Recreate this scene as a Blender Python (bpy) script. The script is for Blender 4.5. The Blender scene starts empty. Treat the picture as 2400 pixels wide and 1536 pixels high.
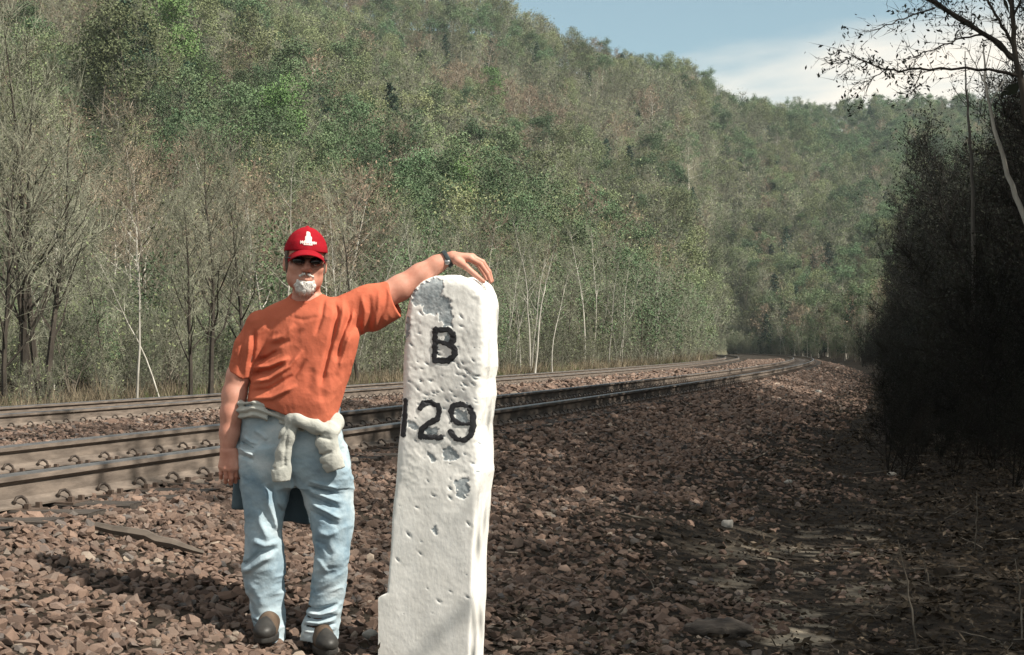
import bpy, math, random
import numpy as np
from mathutils import Vector, Matrix, Euler

scene = bpy.context.scene
COL = scene.collection
R = math.radians
CZ = 1.5                     # camera height above the zero level; ground by the man's feet is at about 0.2

# ------------------------------------------------------------------ camera
cam_d = bpy.data.cameras.new('camera')
cam = bpy.data.objects.new('camera', cam_d)
COL.objects.link(cam)
cam.location = (0, 0, CZ)
cam.rotation_euler = (R(90), 0, 0)
cam_d.sensor_width = 36.0
cam_d.lens = 60.0
cam_d.shift_y = 52.0 / 2400.0
cam_d.clip_start = 0.1
cam_d.clip_end = 4000
scene.camera = cam

# ------------------------------------------------------------------ light
SUN_H = np.array((0.906, -0.423))
SUN_EL = 46.0
SUN_DIR = Vector((SUN_H[0] * math.cos(R(SUN_EL)), SUN_H[1] * math.cos(R(SUN_EL)), math.sin(R(SUN_EL)))).normalized()
sun_d = bpy.data.lights.new('sun', 'SUN')
sun_d.energy = 5.0
sun_d.angle = R(0.53)
sun_d.color = (1.0, 0.93, 0.82)
sun = bpy.data.objects.new('sun', sun_d)
COL.objects.link(sun)
sun.rotation_euler = SUN_DIR.to_track_quat('Z', 'Y').to_euler()
sun.location = (8, -6, 12)

world = bpy.data.worlds.new('World')
scene.world = world
world.use_nodes = True
wn, wl = world.node_tree.nodes, world.node_tree.links
wn.clear()
w_out = wn.new('ShaderNodeOutputWorld')
w_bg = wn.new('ShaderNodeBackground')
w_bg.inputs['Strength'].default_value = 0.05
w_sky = wn.new('ShaderNodeTexSky')
w_sky.sky_type = 'NISHITA'
w_sky.sun_disc = False
w_sky.sun_elevation = R(SUN_EL)
w_sky.sun_rotation = math.atan2(SUN_H[0], SUN_H[1])
w_sky.air_density = 0.8
w_sky.dust_density = 1.2
w_sky.ozone_density = 1.0
w_tc = wn.new('ShaderNodeTexCoord')
w_sep = wn.new('ShaderNodeSeparateXYZ')
wl.new(w_tc.outputs['Generated'], w_sep.inputs[0])
# clouds: a noise sheet on a plane high overhead (x/z, y/z)
w_add = wn.new('ShaderNodeMath'); w_add.operation = 'MAXIMUM'; w_add.inputs[1].default_value = 0.03
wl.new(w_sep.outputs['Z'], w_add.inputs[0])
w_dx = wn.new('ShaderNodeMath'); w_dx.operation = 'DIVIDE'
w_dy = wn.new('ShaderNodeMath'); w_dy.operation = 'DIVIDE'
wl.new(w_sep.outputs['X'], w_dx.inputs[0]); wl.new(w_add.outputs[0], w_dx.inputs[1])
wl.new(w_sep.outputs['Y'], w_dy.inputs[0]); wl.new(w_add.outputs[0], w_dy.inputs[1])
w_cmb = wn.new('ShaderNodeCombineXYZ')
wl.new(w_dx.outputs[0], w_cmb.inputs[0]); wl.new(w_dy.outputs[0], w_cmb.inputs[1])
w_cmb.inputs[2].default_value = 47.1
w_map = wn.new('ShaderNodeMapping')
CLOUD_SHIFT = (0.0, 0.0, 0.0)
w_map.inputs['Location'].default_value = CLOUD_SHIFT
w_map.inputs['Rotation'].default_value = (0, 0, R(-20))
w_map.inputs['Scale'].default_value = (0.40, 0.26, 1.0)
wl.new(w_cmb.outputs[0], w_map.inputs[0])
w_noise = wn.new('ShaderNodeTexNoise')
w_noise.inputs['Scale'].default_value = 1.0
w_noise.inputs['Detail'].default_value = 8.0
w_noise.inputs['Roughness'].default_value = 0.5
w_noise.inputs['Distortion'].default_value = 0.2
wl.new(w_map.outputs[0], w_noise.inputs['Vector'])
w_ramp = wn.new('ShaderNodeValToRGB')
w_ramp.color_ramp.elements[0].position = 0.44
w_ramp.color_ramp.elements[1].position = 0.62
w_ramp.color_ramp.elements[0].color = (.12, .12, .12, 1)
w_ramp.color_ramp.interpolation = 'EASE'
wl.new(w_noise.outputs['Fac'], w_ramp.inputs[0])
w_mix = wn.new('ShaderNodeMix'); w_mix.data_type = 'RGBA'
wl.new(w_ramp.outputs['Color'], w_mix.inputs['Factor'])
w_tint = wn.new('ShaderNodeMix'); w_tint.data_type = 'RGBA'; w_tint.blend_type = 'MULTIPLY'; w_tint.inputs['Factor'].default_value = 1.0
w_tint.inputs['B'].default_value = (1.26, 1.68, 1.50, 1)          # the greenish blue of the print
wl.new(w_sky.outputs[0], w_tint.inputs['A'])
wl.new(w_tint.outputs['Result'], w_mix.inputs['A'])
w_mix.inputs['B'].default_value = (14.5, 13.1, 11.3, 1)
wl.new(w_mix.outputs['Result'], w_bg.inputs['Color'])
wl.new(w_bg.outputs[0], w_out.inputs['Surface'])

scene.view_settings.view_transform = 'Standard'
scene.view_settings.look = 'None'
scene.view_settings.exposure = 0.75
scene.view_settings.gamma = 1.0
scene.view_settings.use_curve_mapping = False
scene.render.engine = 'CYCLES'
scene.cycles.use_denoising = True
scene.cycles.max_bounces = 6
scene.cycles.diffuse_bounces = 2
scene.cycles.glossy_bounces = 2
scene.cycles.transmission_bounces = 2
scene.cycles.volume_bounces = 0
scene.cycles.transparent_max_bounces = 6

# ------------------------------------------------------------------ helpers
def put(o, parent=None, **props):
    COL.objects.link(o)
    if parent is not None:
        o.parent = parent
    for k, v in props.items():
        if v is not None:
            o[k] = v
    return o

def empty(name, loc, **props):
    o = bpy.data.objects.new(name, None)
    o.location = loc
    o.empty_display_size = 0.2
    return put(o, **props)

def build_mesh(name, chunks, mats, smooth=False):
    """chunks: list of (verts (n,3), faces (m,k), material index); joins them into one mesh datablock."""
    vs, idx, starts, mi = [], [], [], []
    vo = lo = 0
    for V, F, m in chunks:
        if len(F) == 0:
            continue
        V = np.asarray(V, np.float32).reshape(-1, 3)
        F = np.asarray(F, np.int32)
        vs.append(V); idx.append((F + vo).ravel())
        starts.append(lo + np.arange(len(F), dtype=np.int32) * F.shape[1])
        mi.append(np.broadcast_to(np.asarray(m, np.int32), (len(F),)))
        vo += len(V); lo += F.size
    me = bpy.data.meshes.new(name)
    if not vs:
        return me
    V = np.concatenate(vs); I = np.concatenate(idx); S = np.concatenate(starts); M = np.concatenate(mi)
    me.vertices.add(len(V)); me.vertices.foreach_set('co', V.ravel())
    me.loops.add(len(I)); me.loops.foreach_set('vertex_index', I.astype(np.int32))
    me.polygons.add(len(S)); me.polygons.foreach_set('loop_start', S.astype(np.int32))
    for m in mats:
        me.materials.append(m)
    me.polygons.foreach_set('material_index', M.astype(np.int32))
    me.polygons.foreach_set('use_smooth', np.full(len(S), smooth))
    me.update(calc_edges=True)
    me.validate()
    return me

def obj(name, me, parent=None, **props):
    return put(bpy.data.objects.new(name, me), parent, **props)

def box(lo, hi):
    (x0, y0, z0), (x1, y1, z1) = lo, hi
    V = [(x0,y0,z0),(x1,y0,z0),(x1,y1,z0),(x0,y1,z0),(x0,y0,z1),(x1,y0,z1),(x1,y1,z1),(x0,y1,z1)]
    F = [(0,3,2,1),(4,5,6,7),(0,1,5,4),(1,2,6,5),(2,3,7,6),(3,0,4,7)]
    return np.array(V, float), np.array(F)

def frame_for(d):
    d = d / np.maximum(np.linalg.norm(d, axis=-1, keepdims=True), 1e-9)
    a = np.where(np.abs(d[..., 2:3]) < 0.9, np.array([0, 0, 1.0]), np.array([1.0, 0, 0]))
    u = np.cross(d, a); u /= np.maximum(np.linalg.norm(u, axis=-1, keepdims=True), 1e-9)
    v = np.cross(d, u)
    return u, v

def tubes(P0, P1, r0, r1, sides):
    """separate tapered tubes for n segments"""
    P0, P1 = np.asarray(P0, float), np.asarray(P1, float)
    n = len(P0)
    if n == 0:
        return np.zeros((0, 3)), np.zeros((0, 4), int)
    u, v = frame_for(P1 - P0)
    a = np.arange(sides) * 2 * math.pi / sides
    ring = np.cos(a)[None, :, None] * u[:, None, :] + np.sin(a)[None, :, None] * v[:, None, :]
    A = P0[:, None, :] + ring * np.asarray(r0, float)[:, None, None]
    B = P1[:, None, :] + ring * np.asarray(r1, float)[:, None, None]
    V = np.concatenate([A, B], 1).reshape(-1, 3)
    k = np.arange(sides); kn = (k + 1) % sides
    f = np.stack([k, kn, kn + sides, k + sides], 1)
    F = (f[None] + (np.arange(n) * 2 * sides)[:, None, None]).reshape(-1, 4)
    return V, F

def cones(P0, P1, r0):
    P0, P1 = np.asarray(P0, float), np.asarray(P1, float)
    n = len(P0)
    if n == 0:
        return np.zeros((0, 3)), np.zeros((0, 3), int)
    u, v = frame_for(P1 - P0)
    a = np.arange(3) * 2 * math.pi / 3
    ring = np.cos(a)[None, :, None] * u[:, None, :] + np.sin(a)[None, :, None] * v[:, None, :]
    A = P0[:, None, :] + ring * np.asarray(r0, float)[:, None, None]
    V = np.concatenate([A, P1[:, None, :]], 1).reshape(-1, 3)
    f = np.array([(0, 1, 3), (1, 2, 3), (2, 0, 3)])
    F = (f[None] + (np.arange(n) * 4)[:, None, None]).reshape(-1, 3)
    return V, F

def path_tube(pts, rad, sides=8, cap=True):
    """one continuous tube through pts"""
    pts = np.asarray(pts, float); n = len(pts)
    rad = np.broadcast_to(np.asarray(rad, float), (n,))
    d = np.gradient(pts, axis=0)
    u, v = frame_for(d)
    for i in range(1, n):                       # keep the frame from flipping
        if np.dot(u[i], u[i-1]) < 0:
            u[i] = -u[i]; v[i] = -v[i]
    a = np.arange(sides) * 2 * math.pi / sides
    V = (pts[:, None, :] + (np.cos(a)[None, :, None] * u[:, None, :] + np.sin(a)[None, :, None] * v[:, None, :]) * rad[:, None, None]).reshape(-1, 3)
    F = []
    for i in range(n - 1):
        for k in range(sides):
            kn = (k + 1) % sides
            F.append((i*sides+k, i*sides+kn, (i+1)*sides+kn, (i+1)*sides+k))
    if cap:
        V = np.concatenate([V, pts[:1], pts[-1:]])
        c0, c1 = n * sides, n * sides + 1
        for k in range(sides):
            kn = (k + 1) % sides
            F.append((c0, kn, k, k)); F.append((c1, (n-1)*sides+k, (n-1)*sides+kn, (n-1)*sides+kn))
        Fq = np.array([f for f in F if len(set(f)) == 4]); Ft = np.array([f[:3] for f in F if len(set(f)) == 3])
        return [(V, Fq, 0), (V, Ft, 0)]
    return [(V, np.array(F), 0)]

def leafquads(C, size, rng, aspect=1.0, flat=None):
    """small randomly turned leaf faces at points C"""
    n = len(C)
    d = rng.normal(size=(n, 3)); d /= np.linalg.norm(d, axis=1, keepdims=True)
    if flat is not None:
        d = d * np.array([1, 1, flat]); d /= np.linalg.norm(d, axis=1, keepdims=True)
    e = rng.normal(size=(n, 3)); e -= (e * d).sum(1, keepdims=True) * d
    e /= np.maximum(np.linalg.norm(e, axis=1, keepdims=True), 1e-6)
    s = np.broadcast_to(np.asarray(size, float), (n,))[:, None]
    d = d * s * aspect; e = e * s
    V = np.stack([C - d, C - e * 0.55, C + d, C + e * 0.55], 1).reshape(-1, 3)
    F = np.arange(4 * n).reshape(-1, 4)
    return V, F

# value noise -------------------------------------------------------------
def _hash(ix, iy, iz, seed):
    h = (ix.astype(np.int64) * 374761393 + iy.astype(np.int64) * 668265263 + iz.astype(np.int64) * 2147483647 + seed * 1274126177) & 0xffffffff
    h = ((h ^ (h >> 13)) * 1274126177) & 0xffffffff
    return ((h ^ (h >> 16)) & 0xffff) / 65535.0

def vnoise(x, y, z, f, seed=0):
    x, y, z = np.broadcast_arrays(np.asarray(x, float) * f, np.asarray(y, float) * f, np.asarray(z, float) * f)
    ix, iy, iz = np.floor(x), np.floor(y), np.floor(z)
    fx, fy, fz = x - ix, y - iy, z - iz
    fx, fy, fz = fx*fx*(3-2*fx), fy*fy*(3-2*fy), fz*fz*(3-2*fz)
    out = 0
    for a in (0, 1):
        for b in (0, 1):
            for c in (0, 1):
                w = (fx if a else 1-fx) * (fy if b else 1-fy) * (fz if c else 1-fz)
                out = out + w * _hash(ix+a, iy+b, iz+c, seed)
    return out * 2 - 1

# signed distance shapes --------------------------------------------------
def smin(a, b, k):
    h = np.clip(0.5 + 0.5 * (b - a) / k, 0, 1)
    return b + (a - b) * h - k * h * (1 - h)

def smax(a, b, k):
    return -smin(-a, -b, k)

def ell(x, y, z, c, r, yaw=0.0, roll=0.0):
    dx, dy, dz = x - c[0], y - c[1], z - c[2]
    if yaw:
        cs, sn = math.cos(yaw), math.sin(yaw); dx, dy = dx*cs + dy*sn, -dx*sn + dy*cs
    if roll:
        cs, sn = math.cos(roll), math.sin(roll); dx, dz = dx*cs + dz*sn, -dx*sn + dz*cs
    k0 = np.sqrt((dx/r[0])**2 + (dy/r[1])**2 + (dz/r[2])**2)
    k1 = np.sqrt((dx/r[0]**2)**2 + (dy/r[1]**2)**2 + (dz/r[2]**2)**2)
    return k0 * (k0 - 1) / np.maximum(k1, 1e-6)

def cap(x, y, z, a, b, ra, rb):
    a, b = np.asarray(a, float), np.asarray(b, float)
    ab = b - a
    t = np.clip(((x-a[0])*ab[0] + (y-a[1])*ab[1] + (z-a[2])*ab[2]) / max(np.dot(ab, ab), 1e-9), 0, 1)
    return np.sqrt((x-a[0]-t*ab[0])**2 + (y-a[1]-t*ab[1])**2 + (z-a[2]-t*ab[2])**2) - (ra + (rb-ra)*t)

def chain(x, y, z, pts, k=0.01):
    """pts: list of (x,y,z,r)"""
    d = None
    for p, q in zip(pts[:-1], pts[1:]):
        e = cap(x, y, z, p[:3], q[:3], p[3], q[3])
        d = e if d is None else smin(d, e, k)
    return d

def seg2(x, z, ax, az, bx, bz):
    ux, uz = bx-ax, bz-az
    t = np.clip(((x-ax)*ux + (z-az)*uz) / max(ux*ux+uz*uz, 1e-9), 0, 1)
    return np.sqrt((x-ax-t*ux)**2 + (z-az-t*uz)**2), t

def surface_nets(f, lo, hi, h):
    lo = np.asarray(lo, float); hi = np.asarray(hi, float)
    c = 4
    n = (np.ceil((hi - lo) / (h * c)).astype(int)) * c
    H = h * c
    ax = [lo[i] + (np.arange(n[i] // c) + 0.5) * H - h / 2 for i in range(3)]
    X, Y, Z = np.meshgrid(*ax, indexing='ij')
    G = f(X.ravel(), Y.ravel(), Z.ravel()).reshape(X.shape)
    near = np.abs(G) < H * 1.7
    big = np.repeat(np.repeat(np.repeat(G, c, 0), c, 1), c, 2).astype(np.float32)
    msk = np.repeat(np.repeat(np.repeat(near, c, 0), c, 1), c, 2)
    ii, jj, kk = np.nonzero(msk)
    xs, ys, zs = lo[0] + ii * h, lo[1] + jj * h, lo[2] + kk * h
    big[ii, jj, kk] = f(xs, ys, zs)
    s = big < 0
    cnt = np.zeros(tuple(np.array(s.shape) - 1), np.int8)
    for a in (0, 1):
        for b in (0, 1):
            for d in (0, 1):
                cnt += s[a:s.shape[0]-1+a, b:s.shape[1]-1+b, d:s.shape[2]-1+d]
    act = (cnt > 0) & (cnt < 8)
    ai, aj, ak = np.nonzero(act)
    ids = np.full(act.shape, -1, np.int32); ids[ai, aj, ak] = np.arange(len(ai))
    cv = {}
    for a in (0, 1):
        for b in (0, 1):
            for d in (0, 1):
                cv[a, b, d] = big[ai+a, aj+b, ak+d].astype(float)
    acc = np.zeros((len(ai), 3)); num = np.zeros(len(ai))
    for axis in range(3):
        for p in (0, 1):
            for q in (0, 1):
                c0 = [p, q]; c0.insert(axis, 0); c1 = [p, q]; c1.insert(axis, 1)
                v0, v1 = cv[tuple(c0)], cv[tuple(c1)]
                m = (v0 < 0) != (v1 < 0)
                t = np.where(m, v0 / np.where(m, v0 - v1, 1), 0)
                pt = np.tile(np.array(c0, float), (len(ai), 1)); pt[:, axis] = t
                acc += pt * m[:, None]; num += m
    V = lo + (np.stack([ai, aj, ak], 1) + acc / num[:, None]) * h
    Fs = []
    for axis in range(3):
        o1, o2 = [(1, 2), (2, 0), (0, 1)][axis]
        sl0 = [slice(None)] * 3; sl1 = [slice(None)] * 3
        sl0[axis] = slice(0, -1); sl1[axis] = slice(1, None)
        e = s[tuple(sl0)] != s[tuple(sl1)]
        e[tuple(slice(0, 1) if i == o1 else slice(None) for i in range(3))] = False
        e[tuple(slice(0, 1) if i == o2 else slice(None) for i in range(3))] = False
        e[tuple(slice(-1, None) if i == o1 else slice(None) for i in range(3))] = False
        e[tuple(slice(-1, None) if i == o2 else slice(None) for i in range(3))] = False
        I = np.stack(np.nonzero(e), 1)
        if not len(I):
            continue
        inside = s[I[:, 0], I[:, 1], I[:, 2]]
        def at(d1, d2):
            J = I.copy(); J[:, o1] -= d1; J[:, o2] -= d2
            return ids[J[:, 0], J[:, 1], J[:, 2]]
        q = np.stack([at(1, 1), at(0, 1), at(0, 0), at(1, 0)], 1)
        q[~inside] = q[~inside][:, ::-1]
        Fs.append(q[(q >= 0).all(1)])
    return V, np.concatenate(Fs)

# ------------------------------------------------------------------ materials
def _new(name):
    m = bpy.data.materials.new(name); m.use_nodes = True
    nt = m.node_tree
    b = nt.nodes.get('Principled BSDF')
    return m, nt.nodes, nt.links, b

def mat(name, stops, rough=0.8, scale=5.0, detail=6.0, metal=0.0, bump=0.0, bump_scale=None, stretch=(1,1,1), spread=(0.3, 0.7),
        vary=0.0, spec=0.3, coords='Object', hue=0.0, dist=0.0):
    """noise colour between stops; vary = per-object brightness change; bump = fine relief"""
    m, N, L, b = _new(name)
    tc = N.new('ShaderNodeTexCoord'); mp = N.new('ShaderNodeMapping'); mp.inputs['Scale'].default_value = stretch
    L.new(tc.outputs[coords], mp.inputs[0])
    no = N.new('ShaderNodeTexNoise'); no.inputs['Scale'].default_value = scale; no.inputs['Detail'].default_value = detail
    no.inputs['Roughness'].default_value = 0.6; no.inputs['Distortion'].default_value = dist
    L.new(mp.outputs[0], no.inputs['Vector'])
    rp = N.new('ShaderNodeValToRGB')
    els = rp.color_ramp.elements
    k = len(stops)
    for i, c in enumerate(stops):
        p = spread[0] + (spread[1] - spread[0]) * (i / max(k - 1, 1))
        e = els[i] if i < 2 else els.new(p)
        e.position = p; e.color = (*c, 1)
    L.new(no.outputs['Fac'], rp.inputs[0])
    out = rp.outputs['Color']
    if vary or hue:
        oi = N.new('ShaderNodeObjectInfo')
        hs = N.new('ShaderNodeHueSaturation')
        mr = N.new('ShaderNodeMapRange'); mr.inputs['To Min'].default_value = 1 - vary; mr.inputs['To Max'].default_value = 1 + vary
        L.new(oi.outputs['Random'], mr.inputs['Value']); L.new(mr.outputs[0], hs.inputs['Value'])
        if hue:
            ml = N.new('ShaderNodeMath'); ml.operation = 'MULTIPLY'; ml.inputs[1].default_value = 7.31
            fr = N.new('ShaderNodeMath'); fr.operation = 'FRACT'
            L.new(oi.outputs['Random'], ml.inputs[0]); L.new(ml.outputs[0], fr.inputs[0])
            m2 = N.new('ShaderNodeMapRange'); m2.inputs['To Min'].default_value = 0.5 - hue; m2.inputs['To Max'].default_value = 0.5 + hue
            L.new(fr.outputs[0], m2.inputs['Value']); L.new(m2.outputs[0], hs.inputs['Hue'])
        L.new(out, hs.inputs['Color']); out = hs.outputs['Color']
    L.new(out, b.inputs['Base Color'])
    b.inputs['Roughness'].default_value = rough
    b.inputs['Metallic'].default_value = metal
    b.inputs['Specular IOR Level'].default_value = spec
    if bump:
        n2 = N.new('ShaderNodeTexNoise'); n2.inputs['Scale'].default_value = bump_scale or scale * 4; n2.inputs['Detail'].default_value = 8
        L.new(mp.outputs[0], n2.inputs['Vector'])
        bp = N.new('ShaderNodeBump'); bp.inputs['Strength'].default_value = 1.0; bp.inputs['Distance'].default_value = bump
        L.new(n2.outputs['Fac'], bp.inputs['Height']); L.new(bp.outputs[0], b.inputs['Normal'])
    return m

# instanced scatter for what nobody could count ---------------------------
def scatter(name, pts, rot, scl, idx, variants, parent=None, **props):
    src = bpy.data.collections.new(name + '_sources')
    for i, me in enumerate(variants):
        src.objects.link(bpy.data.objects.new('%s_source_%02d' % (name, i), me))
    me = bpy.data.meshes.new(name)
    n = len(pts)
    me.vertices.add(n); me.vertices.foreach_set('co', np.asarray(pts, np.float32).ravel())
    for an, ty, dat, key in (('turn', 'FLOAT_VECTOR', rot, 'vector'), ('size', 'FLOAT', scl, 'value'), ('kind_index', 'INT', idx, 'value')):
        at = me.attributes.new(an, ty, 'POINT')
        at.data.foreach_set(key, np.asarray(dat, np.int32 if ty == 'INT' else np.float32).ravel())
    o = obj(name, me, parent, **props)
    ng = bpy.data.node_groups.new(name + '_scatter', 'GeometryNodeTree')
    ng.interface.new_socket('Geometry', in_out='INPUT', socket_type='NodeSocketGeometry')
    ng.interface.new_socket('Geometry', in_out='OUTPUT', socket_type='NodeSocketGeometry')
    gi = ng.nodes.new('NodeGroupInput'); go = ng.nodes.new('NodeGroupOutput')
    ip = ng.nodes.new('GeometryNodeInstanceOnPoints')
    ci = ng.nodes.new('GeometryNodeCollectionInfo')
    ci.inputs['Collection'].default_value = src
    ci.inputs['Separate Children'].default_value = True
    ci.inputs['Reset Children'].default_value = True
    def na(an, ty):
        q = ng.nodes.new('GeometryNodeInputNamedAttribute'); q.data_type = ty; q.inputs['Name'].default_value = an
        return q.outputs['Attribute']
    e2r = ng.nodes.new('FunctionNodeEulerToRotation')
    ng.links.new(na('turn', 'FLOAT_VECTOR'), e2r.inputs[0])
    ng.links.new(gi.outputs[0], ip.inputs['Points'])
    ng.links.new(ci.outputs[0], ip.inputs['Instance'])
    ip.inputs['Pick Instance'].default_value = True
    ng.links.new(na('kind_index', 'INT'), ip.inputs['Instance Index'])
    ng.links.new(e2r.outputs[0], ip.inputs['Rotation'])
    ng.links.new(na('size', 'FLOAT'), ip.inputs['Scale'])
    ng.links.new(ip.outputs[0], go.inputs[0])
    md = o.modifiers.new('scatter', 'NODES'); md.node_group = ng
    return o

# ------------------------------------------------------------------ lie of the land
TX, TY = 0.249, 0.968          # the line runs this way past the camera, bending left further on
RAD = 1500.0

def line_coords(x, y):
    t = TX * x + TY * y
    n = -TY * x + TX * y
    return t, n - np.clip(t - 8, -60, 400) ** 2 / (2 * RAD)

def world_xy(t, nl):
    n = nl + np.clip(t - 8, -60, 400) ** 2 / (2 * RAD)
    return TX * t - TY * n, TY * t + TX * n

_PN = np.array([-60, -30, -14, -7, -4, -2.2, -0.6, 1.2, 2.0, 2.78, 4.35, 4.6, 7.1, 7.7, 9.2, 10.4, 10.9, 14.2, 14.8, 15.8, 18, 24, 60])
_PZ = np.array([9.0, 3.2, 0.2, -1.05, -1.38, -1.56, -1.63, -1.60, -1.50, -1.31, -.95, -.90, -.925, -1.0, -1.10, -1.09, -1.03, -1.03, -1.12, -1.35, -1.30, -1.0, 1.0])
_HU = np.array([-1.5, -.6, -.3, -.2, -.1, 0, .1, .125, .18, .22, .3, .6, 1.5])
_HF = np.array([50, 52, 58, 62, 70, 95, 165, 340, 330, 300, 290, 300, 300.])
_RU = np.array([-1.5, -.6, -.3, -.15, -.02, .025, .05, .075, .1, .125, .1625, .2, .25, .3, .6, 1.5])
_RE = np.array([.24, .28, .272, .237, .203, .186, .176, .171, .170, .163, .155, .150, .149, .149, .15, .15])
_RR = np.array([400, 410, 430, 440, 470, 490, 500, 520, 550, 580, 620, 680, 720, 750, 750, 750.])

def ground_z(x, y, fine=True):
    x, y = np.broadcast_arrays(np.asarray(x, float), np.asarray(y, float))
    t, nl = line_coords(x, y)
    z = np.interp(nl, _PN, _PZ)
    if fine:
        off = np.clip((np.abs(nl - 9.0) - 6.3) / 1.5, 0, 1)            # rough ground only away from the track bed
        z = z + off * (0.05 * vnoise(x, y, 0, 0.9, 3) + 0.10 * vnoise(x, y, 0, 0.22, 4)) + 0.012 * vnoise(x, y, 0, 3.1, 5)
    r = np.hypot(x, y)
    u = np.clip(np.where(y > 1, x / np.maximum(y, 1), np.where(x > 0, 1.5, -1.5)), -1.5, 1.5)
    rf, rr = np.interp(u, _HU, _HF), np.interp(u, _RU, _RR)
    zr = np.interp(u, _RU, _RE) * rr - 16.0
    s = (r - rf) / (rr - rf)
    s = np.where(y > 1, s, 0)
    g = np.where(s < 1, np.clip(s, 0, 1) ** 1.12, 1 - 0.10 * (s - 1))
    zh = -1.0 + (zr + 1.0) * g + np.clip(s * 6, 0, 1) * (7 * vnoise(x, y, 0, 1/75., 7) + 3 * vnoise(x, y, 0, 1/30., 8))
    w = np.clip(s * 12, 0, 1); w = w * w * (3 - 2 * w)
    return CZ + z * (1 - w) + zh * w

def P(px, py, Y):
    """world point that the photograph shows at (px, py), at distance Y"""
    return np.array(((px - 1200) / 4000 * Y, Y, CZ + (820 - py) / 4000 * Y))

def ray_ground(px, py, y0=5.0, y1=800.0):
    Y = np.geomspace(y0, y1, 4000)
    x = (px - 1200) / 4000 * Y; z = CZ + (820 - py) / 4000 * Y
    below = z < ground_z(x, Y)
    i = int(np.argmax(below)) if below.any() else len(Y) - 1
    return np.array((x[i], Y[i], float(ground_z(x[i], Y[i]))))
# ------------------------------------------------------------------ materials of the place
M = {}
M['dirt'] = None
def ground_material():
    m, N, L, b = _new('trackside_ground')
    tc = N.new('ShaderNodeTexCoord')
    def noise(sc, det=8, ro=0.6):
        q = N.new('ShaderNodeTexNoise'); q.inputs['Scale'].default_value = sc; q.inputs['Detail'].default_value = det; q.inputs['Roughness'].default_value = ro
        L.new(tc.outputs['Object'], q.inputs['Vector']); return q
    def ramp(src, stops):
        q = N.new('ShaderNodeValToRGB')
        for i, (p, c) in enumerate(stops):
            e = q.color_ramp.elements[i] if i < 2 else q.color_ramp.elements.new(p)
            e.position = p; e.color = (*c, 1)
        L.new(src, q.inputs[0]); return q
    n1, n2 = noise(7), noise(1.5)
    earth = ramp(n1.outputs['Fac'], [(.3, (.014, .011, .009)), (.5, (.032, .026, .020)), (.7, (.075, .058, .044))])
    # sand shows along the trodden lane between bank and track (attribute 'lane') where the noise is high
    at = N.new('ShaderNodeAttribute'); at.attribute_name = 'lane'
    mu = N.new('ShaderNodeMath'); mu.operation = 'MULTIPLY'
    r2 = ramp(n2.outputs['Fac'], [(.52, (0, 0, 0)), (.60, (1, 1, 1))])
    L.new(at.outputs['Fac'], mu.inputs[0]); L.new(r2.outputs['Color'], mu.inputs[1])
    mx = N.new('ShaderNodeMix'); mx.data_type = 'RGBA'
    L.new(mu.outputs[0], mx.inputs['Factor']); L.new(earth.outputs['Color'], mx.inputs['A'])
    sand = ramp(noise(30).outputs['Fac'], [(.3, (.28, .235, .18)), (.7, (.46, .40, .31))])
    L.new(sand.outputs['Color'], mx.inputs['B'])
    L.new(mx.outputs['Result'], b.inputs['Base Color'])
    b.inputs['Roughness'].default_value = 0.95; b.inputs['Specular IOR Level'].default_value = 0.1
    bp = N.new('ShaderNodeBump'); bp.inputs['Distance'].default_value = 0.045
    L.new(noise(26).outputs['Fac'], bp.inputs['Height']); L.new(bp.outputs[0], b.inputs['Normal'])
    return m

M['ground'] = ground_material()
M['hill'] = mat('leaf_litter_slope', [(.05, .05, .034), (.085, .082, .054), (.125, .115, .08)], 0.95, 0.5, spec=0.1)
M['ballast'] = []
m, N, L, b = _new('ballast_rock')
oi = N.new('ShaderNodeObjectInfo'); rp = N.new('ShaderNodeValToRGB')
for i, (p, c) in enumerate([(0, (.080, .056, .045)), (.25, (.152, .102, .079)), (.5, (.212, .143, .108)), (.72, (.17, .130, .107)), (.86, (.265, .18, .137)), (.96, (.12, .11, .105)), (1, (.36, .29, .23))]):
    e = rp.color_ramp.elements[i] if i < 2 else rp.color_ramp.elements.new(p)
    e.position = p; e.color = (*c, 1)
tc = N.new('ShaderNodeTexCoord'); no = N.new('ShaderNodeTexNoise'); no.inputs['Scale'].default_value = 30; no.inputs['Detail'].default_value = 6
L.new(tc.outputs['Object'], no.inputs['Vector'])
hs = N.new('ShaderNodeHueSaturation'); mr = N.new('ShaderNodeMapRange'); mr.inputs['To Min'].default_value = .6; mr.inputs['To Max'].default_value = 1.35
L.new(no.outputs['Fac'], mr.inputs[0]); L.new(mr.outputs[0], hs.inputs['Value'])
L.new(oi.outputs['Random'], rp.inputs[0]); L.new(rp.outputs['Color'], hs.inputs['Color']); L.new(hs.outputs['Color'], b.inputs['Base Color'])
b.inputs['Roughness'].default_value = .85; b.inputs['Specular IOR Level'].default_value = .25
bp = N.new('ShaderNodeBump'); bp.inputs['Distance'].default_value = .004; L.new(no.outputs['Fac'], bp.inputs['Height']); L.new(bp.outputs[0], b.inputs['Normal'])
M['rock'] = m
M['rail_rust'] = mat('rusted_rail_steel', [(.085, .068, .056), (.155, .126, .104), (.235, .19, .155)], .75, 3, stretch=(1, 1, 6), bump=.002, bump_scale=40)
M['rail_top'] = mat('worn_rail_head', [(.16, .15, .14), (.26, .25, .24)], .38, 8, metal=.75)
M['tie'] = mat('creosoted_timber', [(.020, .017, .015), (.05, .042, .036), (.09, .075, .062)], .9, 6, stretch=(1, 8, 8), bump=.006, bump_scale=20, vary=.3)
M['plate'] = mat('rusted_plate', [(.06, .045, .036), (.12, .085, .065)], .8, 20)
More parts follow.
